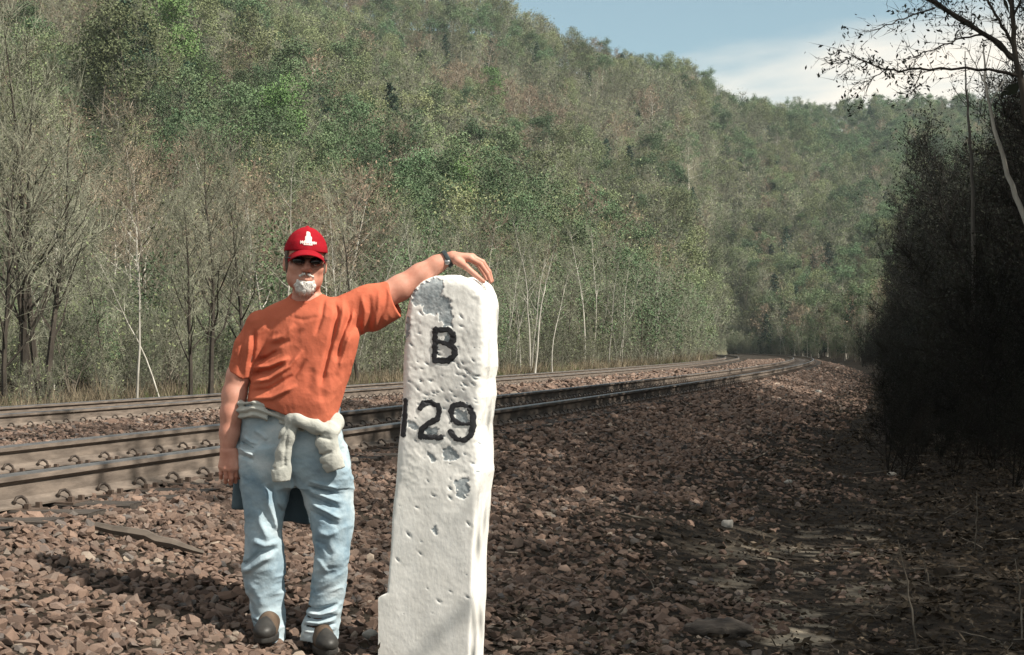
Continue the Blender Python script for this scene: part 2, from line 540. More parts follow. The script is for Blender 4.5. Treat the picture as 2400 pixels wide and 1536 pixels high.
M['clip'] = mat('dark_spring_steel', [(.035, .028, .024), (.075, .058, .046)], .6, 20, metal=.3)

# ------------------------------------------------------------------ ground sheet and hill
def grid_mesh(name, X, Y, Z, mats):
    a, b2 = X.shape
    V = np.stack([X, Y, Z], -1).reshape(-1, 3)
    i = np.arange(a * b2).reshape(a, b2)
    F = np.stack([i[:-1, :-1], i[1:, :-1], i[1:, 1:], i[:-1, 1:]], -1).reshape(-1, 4)
    return build_mesh(name, [(V, F, 0)], mats, smooth=True)

tt = np.concatenate([np.arange(-45, 4, 1.0), np.arange(4, 26, 0.16), np.arange(26, 60, .5), np.arange(60, 340, 3.0)])
nn = np.concatenate([np.arange(-60, -8, 2.0), np.arange(-8, -2, .4), np.arange(-2, 16, .16), np.arange(16, 30, 1.0)])
T_, N_ = np.meshgrid(tt, nn, indexing='ij')
X_, Y_ = world_xy(T_, N_)
Z_ = ground_z(X_, Y_)
gm = grid_mesh('ground', X_, Y_, Z_, [M['ground']])
lane = np.exp(-((N_ - 1.0) / .62) ** 2) * np.clip((T_ - 7.0) / 2, 0, 1) * np.clip((17 - T_) / 4, 0, 1)
at = gm.attributes.new('lane', 'FLOAT', 'POINT'); at.data.foreach_set('value', lane.ravel().astype(np.float32))
GROUND = obj('ground', gm, kind='structure')

az = np.radians(np.linspace(-62, 62, 250)); rr_ = np.concatenate([np.linspace(24, 120, 60), np.linspace(124, 1000, 150)])
A_, R_ = np.meshgrid(az, rr_, indexing='ij')
X_, Y_ = R_ * np.sin(A_), R_ * np.cos(A_)
Z_ = ground_z(X_, Y_, fine=False)
t_, nl_ = line_coords(X_, Y_)
inside = (t_ < 334) & (nl_ > -57) & (nl_ < 27)
Z_ = np.where(inside, Z_ - 0.9, Z_ - 0.02)
obj('hill', grid_mesh('hill', X_, Y_, Z_, [M['hill']]), kind='structure')

# ------------------------------------------------------------------ tracks
# rail section (across, up), 186 mm high
_RS = [(-.076, 0), (.076, 0), (.076, .011), (.022, .028), (.0095, .048), (.0095, .128), (.020, .142), (.037, .148), (.037, .176), (.030, .186), (-.030, .186), (-.037, .176), (-.037, .148), (-.020, .142), (-.0095, .128), (-.0095, .048), (-.022, .028), (-.076, .011)]
def rail_mesh(nl0, z0, t0, t1):
    ts = np.concatenate([np.arange(t0, 40, 1.0), np.arange(40, t1, 4.0)])
    k = len(_RS)
    V = []
    for (o, h) in _RS:
        x, y = world_xy(ts, nl0 + o)
        V.append(np.stack([x, y, np.full_like(x, z0 + h)], -1))
    V = np.stack(V, 1)                           # (len, k, 3)
    m_ = len(ts)
    i = np.arange(m_ * k).reshape(m_, k)
    j = np.roll(i, -1, 1)
    F = np.stack([i[:-1], i[1:], j[1:], j[:-1]], -1)
    mi = np.zeros((m_ - 1, k), int); mi[:, 8:10] = 1
    mi[:, 10] = 1
    return build_mesh('rail', [(V.reshape(-1, 3), F.reshape(-1, 4)[:, ::-1], mi.ravel())], [M['rail_rust'], M['rail_top']])

def clip_mesh(s):
    """hooked spring clip; s = side of the rail it holds, local x across, y along"""
    p = [(.115, -.035, .010), (.118, -.005, .016), (.112, .020, .026), (.092, .038, .052), (.066, .036, .072), (.046, .016, .066), (.046, -.012, .045), (.060, -.036, .034)]
    q = np.array([(s * a, b_ * .85, c * .85) for a, b_, c in p])
    tq = np.linspace(0, len(q) - 1, 15)
    q = np.stack([np.interp(tq, np.arange(len(q)), q[:, i]) for i in range(3)], 1)
    return build_mesh('rail_clip', path_tube(q, .0095, 6), [M['clip']], True)

def tie_mesh(seed):
    rg = np.random.default_rng(seed)
    L_, W_, H_ = 1.30, .11, .17
    xs = np.linspace(-L_, L_, 9)
    V = []
    for x in xs:
        for (y, z) in ((-W_, -H_), (-W_, -.006), (-W_ + .012, 0), (W_ - .012, 0), (W_, -.006), (W_, -H_)):
            V.append((x + rg.normal() * .006, y + rg.normal() * .004, z + (rg.normal() * .004 if z > -.1 else 0)))
    F = []
    for i in range(8):
        for k in range(6):
            F.append((i*6+k, (i+1)*6+k, (i+1)*6+(k+1) % 6, i*6+(k+1) % 6))
    caps = [(0, 1, 2, 3, 4, 5), (53, 52, 51, 50, 49, 48)]
    V = np.array(V)
    return build_mesh('tie', [(V, np.array(F), 0), (V, np.array(caps), 0)], [M['tie']])

TIES = [tie_mesh(i) for i in range(4)]
PV, PF = box((-.19, -.10, 0), (.19, .10, .014))
bolt = [box((sx - .014, sy - .014, .014), (sx + .014, sy + .014, .045)) for sx in (-.155, .155) for sy in (-.06, .06)]
PLATE = build_mesh('tie_plate', [(PV, PF, 0)] + [(v, f, 0) for v, f in bolt], [M['plate']])
CLIPS = {1: clip_mesh(1), -1: clip_mesh(-1)}

def heading(t):
    return math.atan2(TY, TX) - math.pi / 2 + (t - 8) / RAD           # z turn of local y onto the line

def track(label, nls, zbase, t0, t_obj, t_end, pitch, with_ends):
    mid = sum(nls) / 2
    x, y = world_xy(12.0, mid)
    root = empty('railway_track', (x, y, CZ + zbase), label=label, category='railway track', group='two parallel railway tracks')
    inv = Vector((-x, -y, -(CZ + zbase)))
    for nl0 in nls:
        o = obj('rail', rail_mesh(nl0, CZ + zbase, -25, 320), root); o.location = inv
    rg = np.random.default_rng(int(mid * 10))
    ts = np.arange(t0, t_end, pitch)
    stuff_p, stuff_r, stuff_i = [], [], []
    for t in ts:
        hd = heading(t) + rg.normal() * .006
        tx, ty = world_xy(t, mid + rg.normal() * .02)
        near = t < t_obj
        if near:
            o = obj('tie', TIES[rg.integers(4)], root)
            o.location = Vector((tx, ty, CZ + zbase - .004)) + inv; o.rotation_euler = (0, 0, hd)
        else:
            stuff_p.append((tx, ty, CZ + zbase - .004)); stuff_r.append((0, 0, hd)); stuff_i.append(0)
        for nl0 in nls:
            rx, ry = world_xy(t, nl0)
            if near:
                pl = obj('tie_plate', PLATE, root)
                pl.location = Vector((rx, ry, CZ + zbase - .0145)) + inv; pl.rotation_euler = (0, 0, hd)
                for s in (1, -1):
                    if s == -1 and t > t_obj * .6:
                        continue
                    cpo = obj('rail_clip', CLIPS[s], root)
                    cpo.location = Vector((rx, ry, CZ + zbase)) + inv; cpo.rotation_euler = (0, 0, hd)
            else:
                stuff_p.append((rx, ry, CZ + zbase - .0145)); stuff_r.append((0, 0, hd)); stuff_i.append(1)
                stuff_p.append((rx, ry, CZ + zbase)); stuff_r.append((0, 0, hd)); stuff_i.append(2)
    if stuff_p:
        s_ = scatter('distant_ties_and_clips', np.array(stuff_p) + np.array(inv), stuff_r, np.ones(len(stuff_p)), stuff_i, [TIES[0], PLATE, CLIPS[1]], root, kind='stuff')
    return root

track('near rusty railway track whose closest rail runs just behind the man and the white stone', (5.07, 6.58), -.877, 3.2, 38, 170, .48, True)
track('farther railway track running along the foot of the wooded slope', (11.80, 13.30), -1.012, 14.0, 50, 170, .48, True)

# ------------------------------------------------------------------ ballast stones
def rock_mesh(seed):
    import bmesh
    rg = np.random.default_rng(seed)
    bm = bmesh.new()
    sc = np.array([1.0, rg.uniform(.6, .95), rg.uniform(.35, .7)])
    for p in rg.normal(size=(13, 3)):
        p = p / np.linalg.norm(p) * rg.uniform(.85, 1.05)
        bm.verts.new(p * sc)
    r = bmesh.ops.convex_hull(bm, input=bm.verts)
    for v in [v for v in bm.verts if not v.link_faces]:
        bm.verts.remove(v)
    me = bpy.data.meshes.new('stone'); bm.to_mesh(me); bm.free()
    me.materials.append(M['rock'])
    return me

ROCKS = [rock_mesh(100 + i) for i in range(10)]
rg = np.random.default_rng(11)
def in_view(x, y, pad=.03):
    return (y > 5) & (np.abs(x / np.maximum(y, .1)) < .3 + pad)

def ballast_points(t0, t1, n0, n1, dens):
    n = int((t1 - t0) * (n1 - n0) * dens)
    t = rg.uniform(t0, t1, n); nl = rg.uniform(n0, n1, n)
    x, y = world_xy(t, nl)
    k = in_view(x, y)
    return t[k], nl[k], x[k], y[k]

bx, by, bs = [], [], []
for (t0, t1, n0, n1, dens, size) in ((5, 10.5, .2, 4.75, 820, .027), (8.5, 16, .0, 4.75, 480, .029), (16, 26, .2, 4.75, 220, .036), (26, 75, 1.7, 4.75, 80, .05),
                                     (5, 14, 4.75, 7.0, 430, .029), (14, 30, 4.75, 7.0, 180, .034), (10, 22, 7.0, 11.5, 300, .032), (20, 46, 7.0, 11.5, 130, .042),
                                     (18, 40, 11.5, 13.6, 110, .036), (40, 90, 6.8, 11.6, 22, .075), (14, 60, 13.5, 15.3, 50, .05), (60, 190, 1.6, 4.5, 9, .06), (60, 190, 7.3, 10.9, 8, .06), (60, 190, 13.9, 15.4, 8, .06)):
    t, nl, x, y = ballast_points(t0, t1, n0, n1, dens)
    fade = np.clip((nl - 1.4) / .9, .0, 1)                               # thins out towards the dirt lane
    k = rg.uniform(size=len(t)) < np.where(nl < 2.9, np.clip(.42 * (nl - 1.0) + .42 * vnoise(x, y, 0, .75, 15) + .25 * vnoise(x, y, 0, 2.2, 16), .02, 1) ** 1.2, 1)
    for mid_, tt0 in ((5.825, 3.2), (12.55, 14.0)):                      # sleepers show between the stones
        on = (np.abs(nl - mid_) < 1.3) & (np.abs((t - tt0 + .24) % .48 - .24) < .10)
        k &= ~on | (rg.uniform(size=len(t)) < .12)
    bx.append(x[k]); by.append(y[k]); bs.append(size * rg.lognormal(0, .28, k.sum()))
bx, by, bs = map(np.concatenate, (bx, by, bs))
bz = ground_z(bx, by) + bs * rg.uniform(-.1, .35, len(bs))
brot = rg.normal(0, .45, (len(bs), 3)); brot[:, 2] = rg.uniform(0, 6.28, len(bs))
bidx = rg.integers(0, len(ROCKS), len(bs))
app = bs / by * (np.abs(bx / by) < .3) * (by > 7.35)
first = np.argsort(-app)[:290]
sel = np.zeros(len(bs), bool); sel[first] = True
for i in first:
    o = obj('stone', ROCKS[bidx[i]], GROUND)
    o.location = (bx[i], by[i], bz[i]); o.rotation_euler = brot[i]; o.scale = (bs[i],) * 3
scatter('ballast_stones', np.stack([bx, by, bz], 1)[~sel], brot[~sel], bs[~sel], bidx[~sel], ROCKS, None,
        kind='stuff', label='reddish brown crushed rock ballast spread beside and between the tracks', category='ballast')

# ------------------------------------------------------------------ dirt, leaves and dead grass on the bank side
def leaf_mesh(seed):
    rg2 = np.random.default_rng(seed)
    C = rg2.normal(size=(6, 3)) * np.array([.045, .045, .006])
    V, F = leafquads(C, rg2.uniform(.008, .017, 6), rg2, 1.5, flat=.25)
    return build_mesh('dead_leaf', [(V, F, 0)], [M['litter']])
M['litter'] = mat('dead_leaves', [(.016, .012, .009), (.048, .037, .026), (.15, .12, .09)], .9, 9, spec=.1, vary=.6)
LEAVES = [leaf_mesh(i) for i in range(6)]
def twig_mesh(seed):
    rg2 = np.random.default_rng(seed)
    pts = np.cumsum(np.concatenate([np.zeros((1, 3)), rg2.normal(0, 1, (4, 3)) * np.array([.03, .02, .01]) + np.array([.09, 0, 0])]), 0)
    return build_mesh('twig', path_tube(pts, np.linspace(.007, .002, 5), 4), [M['deadwood']], False)
M['deadwood'] = mat('dead_wood', [(.05, .042, .035), (.15, .13, .105), (.30, .265, .22)], .9, 4, spec=.1, vary=.4)
TWIGS = [twig_mesh(i) for i in range(4)]
n = 22000
t = 6.5 + 80 * rg.uniform(size=n) ** 2.0; nl = rg.uniform(-6, 2.6, n)
x, y = world_xy(t, nl)
k = in_view(x, y, .06)
# the lane keeps its bare sandy patches
k &= rg.uniform(size=n) > np.maximum(np.exp(-((nl - 1.05) / .5) ** 2) * .92, .75 * (nl > 1.5))
x, y = x[k], y[k]
big = rg.uniform(size=len(x)) < .06
scatter('leaf_litter', np.stack([x, y, ground_z(x, y) + .018], 1), np.stack([rg.normal(0, .2, len(x)), rg.normal(0, .2, len(x)), rg.uniform(0, 6.3, len(x))], 1),
        rg.uniform(.7, 1.6, len(x)) * (1 + y / 40) * np.where(big, .45, 1), np.where(big, 6 + rg.integers(0, 4, len(x)), rg.integers(0, 6, len(x))), LEAVES + TWIGS, None,
        kind='stuff', label='dead leaves and twigs littering the shaded dirt on the right', category='leaf litter')

# grit and clods on the bare dirt
M['clod'] = mat('dirt_clods', [(.03, .025, .02), (.09, .072, .056)], .95, 20, spec=.1, vary=.5)
CLODS = []
for me_ in ROCKS[:5]:
    c_ = me_.copy(); c_.materials.clear(); c_.materials.append(M['clod']); CLODS.append(c_)
n = 26000
t = 6.5 + 26 * rg.uniform(size=n) ** 1.6; nl = rg.uniform(-4, 2.3, n)
x, y = world_xy(t, nl); k = in_view(x, y, .05); x, y = x[k], y[k]
sz_ = .007 * rg.lognormal(0, .55, len(x)) * (1 + y / 30)
scatter('grit', np.stack([x, y, ground_z(x, y) + sz_ * .2], 1), rg.normal(0, .5, (len(x), 3)) + np.stack([0 * x, 0 * x, rg.uniform(0, 6.3, len(x))], 1), sz_, rg.integers(0, 5, len(x)), CLODS, None,
        kind='stuff', label='grit and clods of dark dirt scattered over the bare lane', category='grit')

def tuft_mesh(seed, h, n_b, m):
    rg2 = np.random.default_rng(seed)
    P0 = rg2.normal(0, .09, (n_b, 3)); P0[:, 2] = -.02
    d = rg2.normal(0, .28, (n_b, 3)); d[:, 2] = 1
    P1 = P0 + d * h * rg2.uniform(.5, 1.1, (n_b, 1))
    V, F = cones(P0, P1, np.full(n_b, .006 + h * .006))
    return build_mesh('tuft', [(V, F, 0)], [m])
M['straw'] = mat('dead_grass', [(.13, .105, .07), (.24, .20, .14)], .9, 3, spec=.1, vary=.35)
M['weed'] = mat('spring_grass', [(.06, .085, .03), (.12, .14, .055)], .8, 3, spec=.1, vary=.35)
TUFTS = [tuft_mesh(i, .42, 22, M['straw']) for i in range(4)] + [tuft_mesh(9 + i, .34, 22, M['weed']) for i in range(2)]
n = 3000
t = 12 + 190 * rg.uniform(size=n) ** 1.5; nl = 14.9 + rg.gamma(2.0, .9, n)
x, y = world_xy(t, nl); k = in_view(x, y, .05) & (np.hypot(x, y) < np.interp(x / np.maximum(y, 1), _HU, _HF) + 4); x, y = x[k], y[k]
scatter('dry_grass', np.stack([x, y, ground_z(x, y)], 1), np.stack([rg.normal(0, .15, len(x)), rg.normal(0, .15, len(x)), rg.uniform(0, 6.3, len(x))], 1),
        rg.uniform(.6, 1.5, len(x)) * (1 + y / 150), np.where(rg.uniform(size=len(x)) < .8, rg.integers(0, 4, len(x)), rg.integers(4, 6, len(x))), TUFTS, None,
        kind='stuff', label='strip of dry straw coloured grass between far track and trees', category='grass')

# ------------------------------------------------------------------ things lying about
def lump(name, c, r, m, seed, h=.012, amp=.25, **props):
    def f(x, y, z):
        return ell(x, y, z, (0, 0, 0), r) + amp * min(r) * vnoise(x, y, z, .9 / min(r), seed) + .4 * amp * min(r) * vnoise(x, y, z, 2.2 / min(r), seed + 1)
    q = np.array(r) * 1.5 + .02
    V, F = surface_nets(f, -q, q, h)
    o = obj(name, build_mesh(name, [(V, F, 0)], [m], True), **props)
    o.location = c
    return o
M['pale_rock'] = mat('pale_quartz', [(.24, .225, .20), (.42, .40, .36)], .8, 8)
for (px, py, w, lab) in ((1848, 1134, .05, 'small pale rock far down the shaded slope near bushes'), (1705, 1236, .055, 'upright little pale rock beside the dirt lane'),
                         (866, 1496, .04, 'small white rock at the left foot of the milestone'), (1918, 922, .10, 'whitish rock low on the far ballast slope'),
                         (2090, 1116, .06, 'widest pale rock, among dead leaves at right')):
    g = ray_ground(px, py)
    lump('pale_rock', (g[0], g[1], g[2] + w * .35), (w, w * .8, w * (.9 if px == 1705 else .6)), M['pale_rock'], px, h=w / 6, label=lab, category='rock', group='pale rocks lying on the ground')
# a charred looking chunk of old tie on the lane
g = ray_ground(1685, 1490)
lump('old_timber_chunk', (g[0], g[1], g[2] + .035), (.18, .085, .055), M['tie'], 5, h=.012, amp=.35, label='short dark chunk of rotten timber lying on the sandy lane', category='timber')
g = ray_ground(1657, 1212)
lump('dark_stump', (g[0], g[1], g[2] + .05), (.045, .045, .10), M['tie'], 8, h=.01, amp=.3, label='small black stump standing in the shaded ballast', category='stump')
def stick(name, pts, rads, m, **props):
    pts = np.array(pts, float)
    tq = np.linspace(0, len(pts) - 1, 9)
    q = np.stack([np.interp(tq, np.arange(len(pts)), pts[:, i]) for i in range(3)], 1) + np.random.default_rng(len(name)).normal(0, .004, (9, 3))
    o = obj(name, build_mesh(name, path_tube(q, np.interp(tq, np.arange(len(pts)), rads), 6), [m]), **props)
    return o
def gp(px, py, up=.03):
    g = ray_ground(px, py); g[2] += up; return g
M['grey_wood'] = mat('weathered_grey_wood', [(.07, .058, .048), (.14, .115, .095)], .9, 5, stretch=(1, 1, 4))
stick('wooden_strip', [gp(222, 1252, .04), gp(330, 1275, .05), (gp(410, 1300, .045)), gp(478, 1314, .04)], [.022, .03, .026, .012], M['grey_wood'], label='long weathered wooden strip lying across the lit ballast', category='wood')
stick('broken_branch', [gp(1440, 1212), gp(1520, 1226), gp(1560, 1240)], [.010, .012, .006], M['deadwood'], label='short bleached branch on ballast right of the milestone', category='branch')
stick('bent_stick', [gp(1690, 1085), gp(1760, 1088, .05), gp(1815, 1062, .06)], [.012, .012, .006], M['deadwood'], label='bent pale stick farther up the shaded slope', category='branch')
for i, (x0, y0, x1, y1) in enumerate(((2105, 1265, 2150, 1530), (2155, 1290, 2180, 1380), (2290, 1150, 2283, 1300), (2380, 1310, 2396, 1500))):
    a = ray_ground(x1, min(y1, 1534)); b2 = P(x0, y0, a[1] - .1)
    stick('bare_sapling', [a, (a + b2) / 2 + np.array((.01, 0, 0)), b2], [.006, .005, .002], M['deadwood'],
          label=['tallest thin bare sapling stem in the right foreground', 'short thin stem right beside the tallest bare sapling', 'thin pale stem standing before the dark thicket', 'thin stem at the right edge of the photo'][i], category='sapling', group='thin bare stems on the shaded dirt')
# ------------------------------------------------------------------ the white milestone
M['white_paint'] = mat('old_white_paint', [(.50, .495, .475), (.66, .645, .61), (.71, .695, .66), (.77, .755, .72)], .75, 9, stretch=(1, 1, .6), spread=(.22, .62), bump=.0013, bump_scale=80, spec=.25)
M['bare_stone'] = mat('bare_grey_granite', [(.20, .23, .245), (.30, .33, .345), (.44, .46, .46)], .85, 40, bump=.002, bump_scale=90)
M['black_paint'] = mat('black_paint', [(.012, .012, .014), (.03, .03, .034)], .6, 30, bump=.0015, bump_scale=80)
STONE_YAW = R(-11.5)
SC, SS = math.cos(STONE_YAW), math.sin(STONE_YAW)
SDEP = .155
SYF = 7.48                                       # where the front face stands
SX0 = (1040 - 1200) / 4000 * SYF
STONE_O = np.array((SX0, SYF, 0.0)) + SDEP * np.array((-SS, SC, 0))
def s_local(x, y):
    dx, dy = x - STONE_O[0], y - STONE_O[1]
    return dx * SC + dy * SS, -dx * SS + dy * SC
def s_px(px, py):
    """photograph pixel -> (across, up) on the front face"""
    # ray (u,1,v)*Y meets plane  local y = -SDEP
    u, v = (px - 1200) / 4000, (820 - py) / 4000
    den = -u * SS + SC
    Y = (-SDEP - (STONE_O[0] * SS - STONE_O[1] * SC)) / den
    xl, _ = s_local(u * Y, Y)
    return xl, CZ + v * Y
_ST = [(1600, 872, 1098), (1540, 875, 1100), (1440, 876, 1104), (1412, 879, 1105), (1402, 892, 1105), (1394, 907, 1105), (1300, 914, 1108), (1200, 920, 1116), (1160, 923, 1118), (1110, 926, 1127), (1060, 930, 1126), (1000, 935, 1123), (960, 938, 1128), (930, 938, 1133),
       (890, 942, 1129), (860, 943, 1136), (740, 949, 1138), (640, 955, 1138)]
_sz = np.array([s_px(1040, a)[1] for a, _, _ in _ST][::-1])
_sl = np.array([s_px(l, a)[0] for a, l, _ in _ST][::-1]); _sr = np.array([s_px(r, a)[0] for a, _, r in _ST][::-1])
_o = np.argsort(_sz); _sz, _sl, _sr = _sz[_o], _sl[_o], _sr[_o]
_TP = [(935, 735), (949, 712), (958, 692), (972, 672), (990, 657), (1015, 647), (1045, 643), (1075, 645), (1100, 653), (1122, 668), (1138, 690), (1150, 712)]
_tx = np.array([s_px(a, b_)[0] for a, b_ in _TP]); _tz = np.array([s_px(a, b_)[1] for a, b_ in _TP])
_base = float(ground_z(STONE_O[0], STONE_O[1])) - .12
_patch = [[(966, 712), (970, 690), (985, 668), (1012, 650), (1040, 656), (1042, 680), (1036, 692), (1052, 700), (1061, 722), (1058, 768), (1036, 770), (1034, 738), (1012, 732), (998, 736), (990, 720)],
          [(1048, 782), (1062, 784), (1062, 806), (1050, 812), (1040, 800)], [(1066, 965), (1095, 960), (1103, 985), (1085, 1000), (1068, 985)],
          [(995, 1002), (1020, 1000), (1030, 1022), (1000, 1026)], [(958, 985), (976, 992), (978, 1005), (960, 1004)],
          [(1000, 1056), (1016, 1062), (1022, 1080), (1004, 1078)], [(1034, 1052), (1058, 1050), (1074, 1062), (1062, 1084), (1040, 1080)],
          [(1066, 1128), (1096, 1122), (1100, 1150), (1092, 1172), (1070, 1164)], [(944, 800), (950, 770), (956, 740), (964, 745), (958, 790)], [(937, 1000), (946, 930), (952, 950), (944, 1005)],
          [(1012, 1240), (1022, 1236), (1028, 1252), (1020, 1256)]]
_patch = [np.array([s_px(*p) for p in q]) for q in _patch]
def in_poly(x, z, poly):
    ins = np.zeros(x.shape, bool)
    j = len(poly) - 1
    for i in range(len(poly)):
        xi, zi = poly[i]; xj, zj = poly[j]
        ins ^= ((zi > z) != (zj > z)) & (x < (xj - xi) * (z - zi) / (zj - zi + 1e-12) + xi)
        j = i
    return ins
def patch_mask(xl, z):
    jx = xl + .011 * vnoise(xl, 0, z, 45, 3) + .006 * vnoise(xl, 0, z, 110, 4); jz = z + .011 * vnoise(xl, 5, z, 45, 5)+ .006 * vnoise(xl, 5, z, 110, 6)
    m_ = np.zeros(xl.shape, bool)
    for q in _patch:
        m_ |= in_poly(jx, jz, q)
    return m_
_rg = np.random.default_rng(4)
_pits = []
for i in range(112):
    px, py = _rg.uniform(955, 1125), 700 + 480 * _rg.beta(1.2, 1.2)
    if i > 96:
        px, py = _rg.uniform(930, 1100), _rg.uniform(1150, 1500)
    if i < 36:
        px, py = _rg.uniform(965, 1120), _rg.uniform(845, 945)
    a, b_ = s_px(px, py)
    _pits.append((a, b_, _rg.uniform(.0025, .0075), _rg.uniform(-.9, -.1)))
def stone_sdf(xl, yl, z, pits=True):
    l = np.interp(z, _sz, _sl); r = np.interp(z, _sz, _sr)
    c, w = (l + r) / 2, (r - l) / 2
    e = .006 * vnoise(xl, yl, z, 7, 1) + .0025 * vnoise(xl, yl, z, 22, 2) + .0010 * vnoise(xl, yl, z, 75, 9)
    up = np.clip((z - s_px(1040, 1230)[1]) / .25, 0, 1)           # upper part is worn rough, the foot is dressed flat
    e = e * (.35 + .65 * up)
    side = np.abs(xl - c) - w
    top = (z - np.interp(xl, _tx, _tz)) * .8 - .05 * np.clip(np.abs(yl) - .05, 0, 1)
    rr_ = np.where(up > 0, .012 + .03 * up, .012)
    d = smax(smax(side, np.abs(yl) - SDEP, rr_), top, .05)
    # broken corner: a slanting cut down the front right arris
    # foot ledge on the left
    d = np.maximum(d, _base - z) + e
    if pits:
        front = np.exp(-((yl + SDEP) / .02) ** 2)
        vn = .5 * vnoise(xl, 0, z, 160, 8)
        for a, b_, s, th in _pits:
            dx, dz = xl - a, z - b_
            cs, sn = math.cos(th), math.sin(th)
            q = ((dx * cs + dz * sn) / (s * 1.9)) ** 2 + ((-dx * sn + dz * cs) / (s * .75)) ** 2 + vn
            d = d + front * s * .6 * np.exp(-q)
    return d
def stone_f(x, y, z):
    d = stone_sdf(x, y, z)
    pm = (np.abs(y + SDEP) < .03) & (np.abs(d) < .02)
    if pm.any():
        k = np.nonzero(pm)[0]
        d[k] += .003 * patch_mask(x[k], z[k])
    return d
topz = _tz.max() + .05
V, F = surface_nets(stone_f, (-.30, -SDEP - .05, _base - .02), (.30, SDEP + .05, topz), .004)
fc = V[F].mean(1)
def pit_mask(xl, z):
    m_ = np.zeros(xl.shape, bool)
    for a, b_, s, th in _pits:
        dx, dz = xl - a, z - b_
        cs, sn = math.cos(th), math.sin(th)
        m_ |= ((dx * cs + dz * sn) / (s * 1.5)) ** 2 + ((-dx * sn + dz * cs) / (s * .6)) ** 2 < .8
    return m_
mi = ((patch_mask(fc[:, 0], fc[:, 2]) | pit_mask(fc[:, 0], fc[:, 2])) & (fc[:, 1] < -SDEP + .045)).astype(int)
STONE = obj('milestone', build_mesh('milestone', [(V, F, mi)], [M['white_paint'], M['bare_stone']], True),
            label='tall white painted stone mile marker with black B 129 beside the man', category='milestone')
STONE.location = STONE_O; STONE.rotation_euler = (0, 0, STONE_YAW)
def glyph(name, strokes, **props):
    segs = []
    for th, pts in strokes:
        q = [s_px(*p) for p in pts]
        for a, b_ in zip(q[:-1], q[1:]):
            segs.append((a[0], a[1], b_[0], b_[1], (th + 1.2) / 533. / 2))
    xs = [s[0] for s in segs] + [s[2] for s in segs]; zs = [s[1] for s in segs] + [s[3] for s in segs]
    def f(x, y, z):
        m_ = None
        for ax_, az_, bx_, bz_, r in segs:
            d_, _ = seg2(x, z, ax_, az_, bx_, bz_); d_ = d_ - r
            m_ = d_ if m_ is None else np.minimum(m_, d_)
        m_ = m_ + .0035 * vnoise(x, 0, z, 90, 21) + .002 * vnoise(x, 0, z, 200, 22)
        return np.maximum(np.abs(stone_sdf(x, y, z)) - .0035, m_)
    V, F = surface_nets(f, (min(xs) - .03, -SDEP - .04, min(zs) - .03), (max(xs) + .03, -SDEP + .06, max(zs) + .03), .0026)
    return obj(name, build_mesh(name, [(V, F, 0)], [M['black_paint']], True), STONE, **props)
glyph('letter', [(12, [(1021, 773), (1019, 845)]), (12, [(1021, 774), (1050, 772), (1063, 782), (1063, 798), (1054, 809)]), (9, [(1022, 799), (1040, 803), (1054, 809)]), (13, [(1054, 809), (1067, 820), (1065, 835), (1051, 846), (1020, 845)])], label='black letter B')
glyph('numeral', [(12, [(950, 940), (948, 985), (945, 1020)])], label='black numeral 1')
glyph('numeral', [(12, [(984, 957), (992, 945), (1010, 943), (1025, 952), (1030, 968), (1024, 984), (1004, 992), (990, 1004), (986, 1022)]), (12, [(986, 1023), (1008, 1024), (1033, 1026)])], label='black numeral 2')
glyph('numeral', [(12, [(1056, 966), (1062, 952), (1080, 948), (1100, 954), (1107, 970), (1108, 1000), (1102, 1022), (1086, 1033), (1068, 1028), (1056, 1012)]), (8, [(1068, 992), (1088, 994), (1107, 994)]), (10, [(1056, 966), (1062, 984), (1074, 993)])], label='black numeral 9')
# ------------------------------------------------------------------ the man
MY = 7.5
S = 4000 / MY
def wx(px): return (np.asarray(px, float) - 1200) / S
def wz(py): return CZ + (820 - np.asarray(py, float)) / S
M['skin'] = mat('skin', [(.42, .175, .12), (.52, .245, .175), (.59, .315, .24)], .55, 14, spec=.35)
M['shirt'] = mat('terracotta_cotton', [(.38, .095, .052), (.46, .122, .069), (.53, .150, .084)], .9, 4, bump=.0012, bump_scale=90, spec=.1)
M['denim'] = mat('faded_denim', [(.15, .23, .295), (.33, .41, .455), (.56, .60, .61)], .9, 3.6, bump=.0015, bump_scale=120, spec=.1, dist=.5)
M['sweat'] = mat('pale_sage_fleece', [(.34, .345, .315), (.48, .475, .43)], .95, 10, bump=.003, bump_scale=70, spec=.05)
M['fleece_dark'] = mat('slate_blue_fleece', [(.07, .10, .12), (.10, .14, .165)], .95, 10, bump=.002, bump_scale=90, spec=.05)  # darker, bluer tone for the hanging body of the same fleece
M['cap'] = mat('red_cotton_twill', [(.23, .006, .012), (.31, .009, .018)], .85, 14, bump=.0008, bump_scale=150, spec=.1)
M['stitch'] = mat('white_embroidery', [(.62, .50, .47), (.75, .63, .60)], .8, 60)
M['beard'] = mat('white_beard', [(.74, .70, .65), (.88, .85, .80)], .8, 60, stretch=(3, 3, 1), bump=.004, bump_scale=120)
M['hair'] = mat('grey_hair', [(.06, .045, .035), (.17, .14, .115)], .75, 60, stretch=(3, 3, 1), bump=.003, bump_scale=120)
M['lens'] = mat('dark_lens', [(.006, .006, .007), (.010, .010, .011)], .12, 5, spec=.6)
M['boot'] = mat('tan_leather', [(.06, .042, .03), (.12, .082, .055)], .6, 20, bump=.001)
M['toe'] = mat('dark_rubber', [(.02, .019, .018), (.045, .042, .038)], .5, 20)
M['band'] = mat('watch_strap', [(.02, .03, .035), (.04, .055, .06)], .5, 30)
M['steel'] = mat('watch_steel', [(.3, .3, .3), (.5, .5, .5)], .35, 30, metal=.8)

